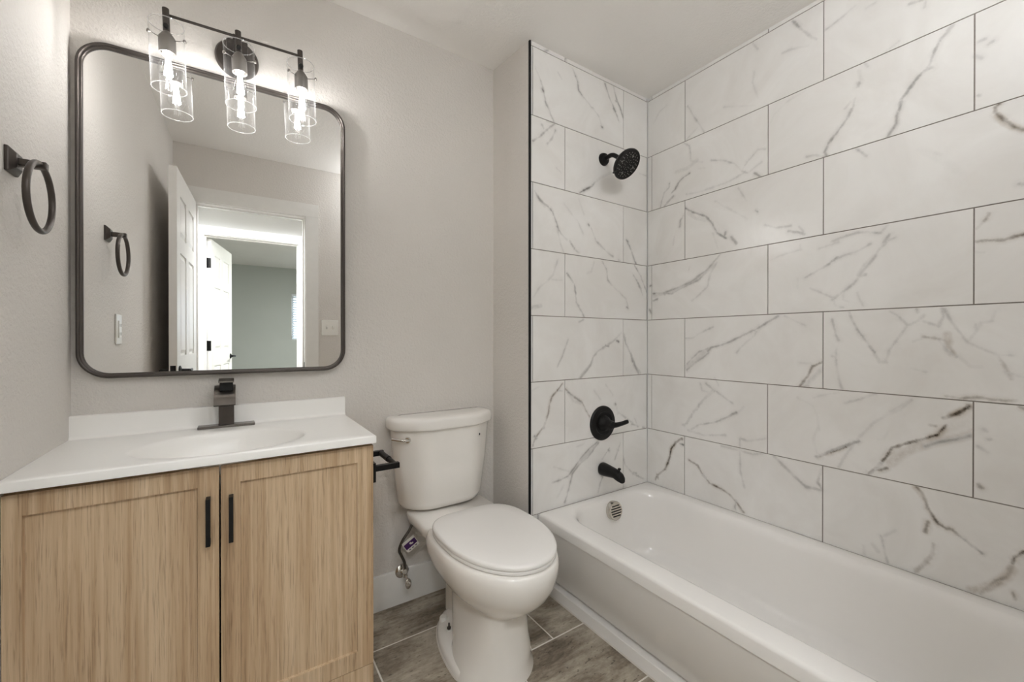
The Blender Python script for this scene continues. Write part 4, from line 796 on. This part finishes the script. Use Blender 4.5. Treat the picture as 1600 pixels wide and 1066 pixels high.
# ------------------------------------------------------------------ bathtub
tb = thing('bathtub', (1.48, 0.69, 0), 'white alcove bathtub with a flat apron front below the marble tile', 'bathtub')
BX0, BX1, BY0, BY1, BZ = 1.1085, 1.8535, -0.068, 1.4555, 0.362
ox, oy = (BX0 + BX1)/2, (BY0 + BY1)/2
ix, iy = (1.196 + 1.778)/2, (0.0 + 1.408)/2
ihx, ihy = (1.778 - 1.196)/2, (1.408 - 0.0)/2
def inner(dx, d0, d1, r, z):   # d0: inset at the near (sloped) end, d1: inset at the drain end
    return rrect(ix, iy + (d0 - d1)/2, ihx - dx, ihy - (d0 + d1)/2, r, z, 14)
m = MB()
m.loft([rrect(ox, oy, (BX1-BX0)/2, (BY1-BY0)/2, 0.012, BZ - 0.045, 14), rrect(ox, oy, (BX1-BX0)/2, (BY1-BY0)/2, 0.012, BZ - 0.012, 14), rrect(ox, oy, (BX1-BX0)/2 - 0.0035, (BY1-BY0)/2 - 0.0035, 0.011, BZ - 0.0035, 14), rrect(ox, oy, (BX1-BX0)/2 - 0.012, (BY1-BY0)/2 - 0.012, 0.008, BZ, 14),
        inner(-0.012, -0.016, -0.012, 0.150, BZ + 0.0003), inner(-0.002, -0.004, -0.003, 0.148, BZ - 0.0015), inner(0.006, 0.008, 0.004, 0.145, BZ - 0.006), inner(0.013, 0.02, 0.009, 0.142, BZ - 0.014), inner(0.019, 0.034, 0.014, 0.138, BZ - 0.028),
        inner(0.029, 0.07, 0.024, 0.134, 0.28), inner(0.042, 0.14, 0.040, 0.125, 0.18), inner(0.058, 0.21, 0.055, 0.112, 0.11), inner(0.072, 0.25, 0.07, 0.10, 0.085), inner(0.095, 0.285, 0.095, 0.09, 0.070), inner(0.13, 0.32, 0.13, 0.07, 0.065)], False, True)
part('basin', m, M['enamel'], tb, angle=60)
pr = [(BX0 + 0.020, BZ - 0.012), (BX0 + 0.0045, BZ - 0.030), (BX0 + 0.0050, BZ - 0.045), (BX0 + 0.0075, BZ - 0.060), (1.1655, 0.068), (1.169, 0.063), (1.192, 0.060), (1.192, 0.046), (1.159, 0.044), (1.156, 0.041), (1.149, 0.0), (1.25, 0.0), (1.25, 0.05), (1.20, 0.30)]
part('apron', MB().sweep_y(pr, BY0, BY1), M['enamel'], tb, angle=30)
part('floor_caulk', MB().sweep_y([(1.146, 0.0), (1.1505, 0.0), (1.1512, 0.006)], BY0, BY1), M['caulk'], tb, smooth=False)
ov = part('overflow_plate', MB().lathe([(0.044, 0), (0.044, 0.020), (0.041, 0.0245), (0.0, 0.0250)], (1.510, 1.388, 0.305), (0, -0.985, 0.17), 40), M['nickel'], tb, 'brushed metal overflow cover')
n_ = Vector((0, -0.985, 0.17)).normalized(); u_ = Vector((1, 0, 0)); w_ = n_.cross(u_); o_ = Vector((1.510, 1.388, 0.305)) + n_ * 0.0256
for k in range(-2, 3):
    hl = math.sqrt(max(0, 0.033**2 - (k*0.0115)**2)); c_ = o_ + w_ * (k * 0.0115); tlt = w_ * 0.0
    m = MB(); m.loft([[tuple(c_ + u_*a*hl + w_*b*0.0026 + n_*d) for a, b in ((-1,-1),(1,-1),(1,1),(-1,1))] for d in (-0.001, 0.0005)])
    part('slot', m, M['darkslot'], ov, 'dark slot', smooth=False)
part('drain', MB().lathe([(0.035, 0.0), (0.033, 0.004), (0.02, 0.005), (0.0, 0.006)], (1.487, 1.20, 0.0655), (0, 0, 1), 28), M['nickel'], tb, 'brushed metal drain')

# ------------------------------------------------------------------ shower fittings
sh = thing('overhead_shower', (1.517, YA, 2.02), 'round black shower head on a short curved arm high on the tiled wall', 'shower head')
part('wall_flange', MB().lathe([(0.031, 0), (0.031, 0.006), (0.026, 0.016), (0.014, 0.021)], (1.517, YA, 2.020), (0, -1, 0), 28), M['black'], sh)
hc = Vector((1.520, 1.312, 1.948)); hn = Vector((0.06, -0.74, -0.66)).normalized()
neck = hc - hn * 0.040
part('shower_arm', MB().tube(lerp_path([(1.517, YA - 0.015, 2.020), (1.517, YA - 0.055, 2.022), (1.518, YA - 0.085, 2.005), tuple(neck)], 6), 0.0105, 14), M['black'], sh)
hd = part('head', MB().lathe([(0.013, -0.046), (0.017, -0.036), (0.024, -0.028), (0.058, -0.016), (0.069, -0.009), (0.0725, 0.0), (0.0715, 0.007), (0.068, 0.010), (0.063, 0.0075), (0.0, 0.0075)], tuple(hc), tuple(hn), 48), M['black'], sh)
u_ = hn.orthogonal().normalized(); w_ = hn.cross(u_)
M['nozzle'] = simple('grey_nozzle_rubber', srgb(150, 146, 142), 0.4)
k = 0
for rad, cnt, sz in ((0.0135, 6, 0.0016), (0.022, 10, 0.0017), (0.036, 14, 0.0019), (0.047, 16, 0.0024), (0.056, 20, 0.0022)):
    for i in range(cnt):
        a = 2*PI*(i + 0.3*rad*100 % 1) / cnt; p = hc + hn * 0.0068 + rad * (math.cos(a)*u_ + math.sin(a)*w_)
        part('nozzle', MB().lathe([(sz, 0), (sz*0.8, 0.0022), (0, 0.0022)], tuple(p), tuple(hn), 8), M['nozzle'], hd, 'grey rubber nozzle'); k += 1
for i in range(4):
    a = PI/2 * i + 0.5; p = hc + hn * 0.0068 + 0.0415 * (math.cos(a)*u_ + math.sin(a)*w_); d_ = (-math.sin(a)*u_ + math.cos(a)*w_)
    part('spray_slot', MB().tube([tuple(p - d_*0.006), tuple(p + d_*0.006)], 0.0022, 8), M['nozzle'], hd, 'grey oval spray slot')
sd_ = (-w_*0.3 + u_).normalized()
lx = hc + Vector((-0.055, 0.018, -0.045))
part('spray_lever', MB().tube([tuple(hc + Vector((-0.045, 0.012, -0.038))), tuple(lx + Vector((-0.012, 0.004, -0.004)))], 0.0045, 10), M['black'], hd)

vv = thing('shower_valve', (1.512, YA, 0.714), 'round black shower valve plate with a lever above the tub spout', 'shower valve')
vp = MB().lathe([(0.0855, 0), (0.0855, 0.004), (0.080, 0.010), (0.058, 0.013), (0.054, 0.009), (0.0, 0.009)], (1.512, YA, 0.714), (0, -1, 0), 56)
part('escutcheon', vp, M['black'], vv)
part('hub', MB().lathe([(0.040, 0.008), (0.037, 0.022), (0.026, 0.034), (0.022, 0.050), (0.020, 0.066), (0.016, 0.072), (0.0, 0.074)], (1.512, YA, 0.714), (0, -1, 0), 36), M['black'], vv)
part('handle', MB().tube(lerp_path([(1.513, YA - 0.060, 0.712), (1.545, YA - 0.066, 0.712), (1.580, YA - 0.070, 0.716), (1.607, YA - 0.073, 0.721), (1.614, YA - 0.074, 0.722)], 4), [0.014, 0.014, 0.0135, 0.013, 0.012, 0.0115, 0.011, 0.011, 0.0105, 0.0105, 0.0105, 0.0105, 0.010, 0.010, 0.0095, 0.008, 0.004], 14), M['black'], vv)

ts = thing('tub_spout', (1.510, YA, 0.492), 'black tub spout with a lift knob just above the bathtub rim', 'tub spout')
rings = []
for y, zt, zb, hwid in ((0.0, 0.518, 0.458, 0.028), (0.004, 0.520, 0.456, 0.030), (0.02, 0.519, 0.456, 0.0295), (0.05, 0.515, 0.459, 0.027), (0.085, 0.509, 0.463, 0.0245), (0.105, 0.504, 0.455, 0.023), (0.122, 0.496, 0.452, 0.021), (0.131, 0.484, 0.451, 0.018), (0.134, 0.470, 0.452, 0.014)):
    zc, hz = (zt + zb)/2, (zt - zb)/2
    rings.append([(1.510 + hwid*math.cos(2*PI*i/24), YA - y, zc + hz*math.copysign(abs(math.sin(2*PI*i/24))**0.85, math.sin(2*PI*i/24))) for i in range(24)])
sp = part('spout', MB().loft(rings), M['black'], ts)
part('diverter_knob', MB().tube([(1.510, YA - 0.112, 0.498), (1.510, YA - 0.112, 0.512)], 0.0035, 10).lathe([(0.0065, 0), (0.008, 0.004), (0.0065, 0.008), (0.0, 0.009)], (1.510, YA - 0.112, 0.510), (0, 0, 1), 14), M['black'], ts)
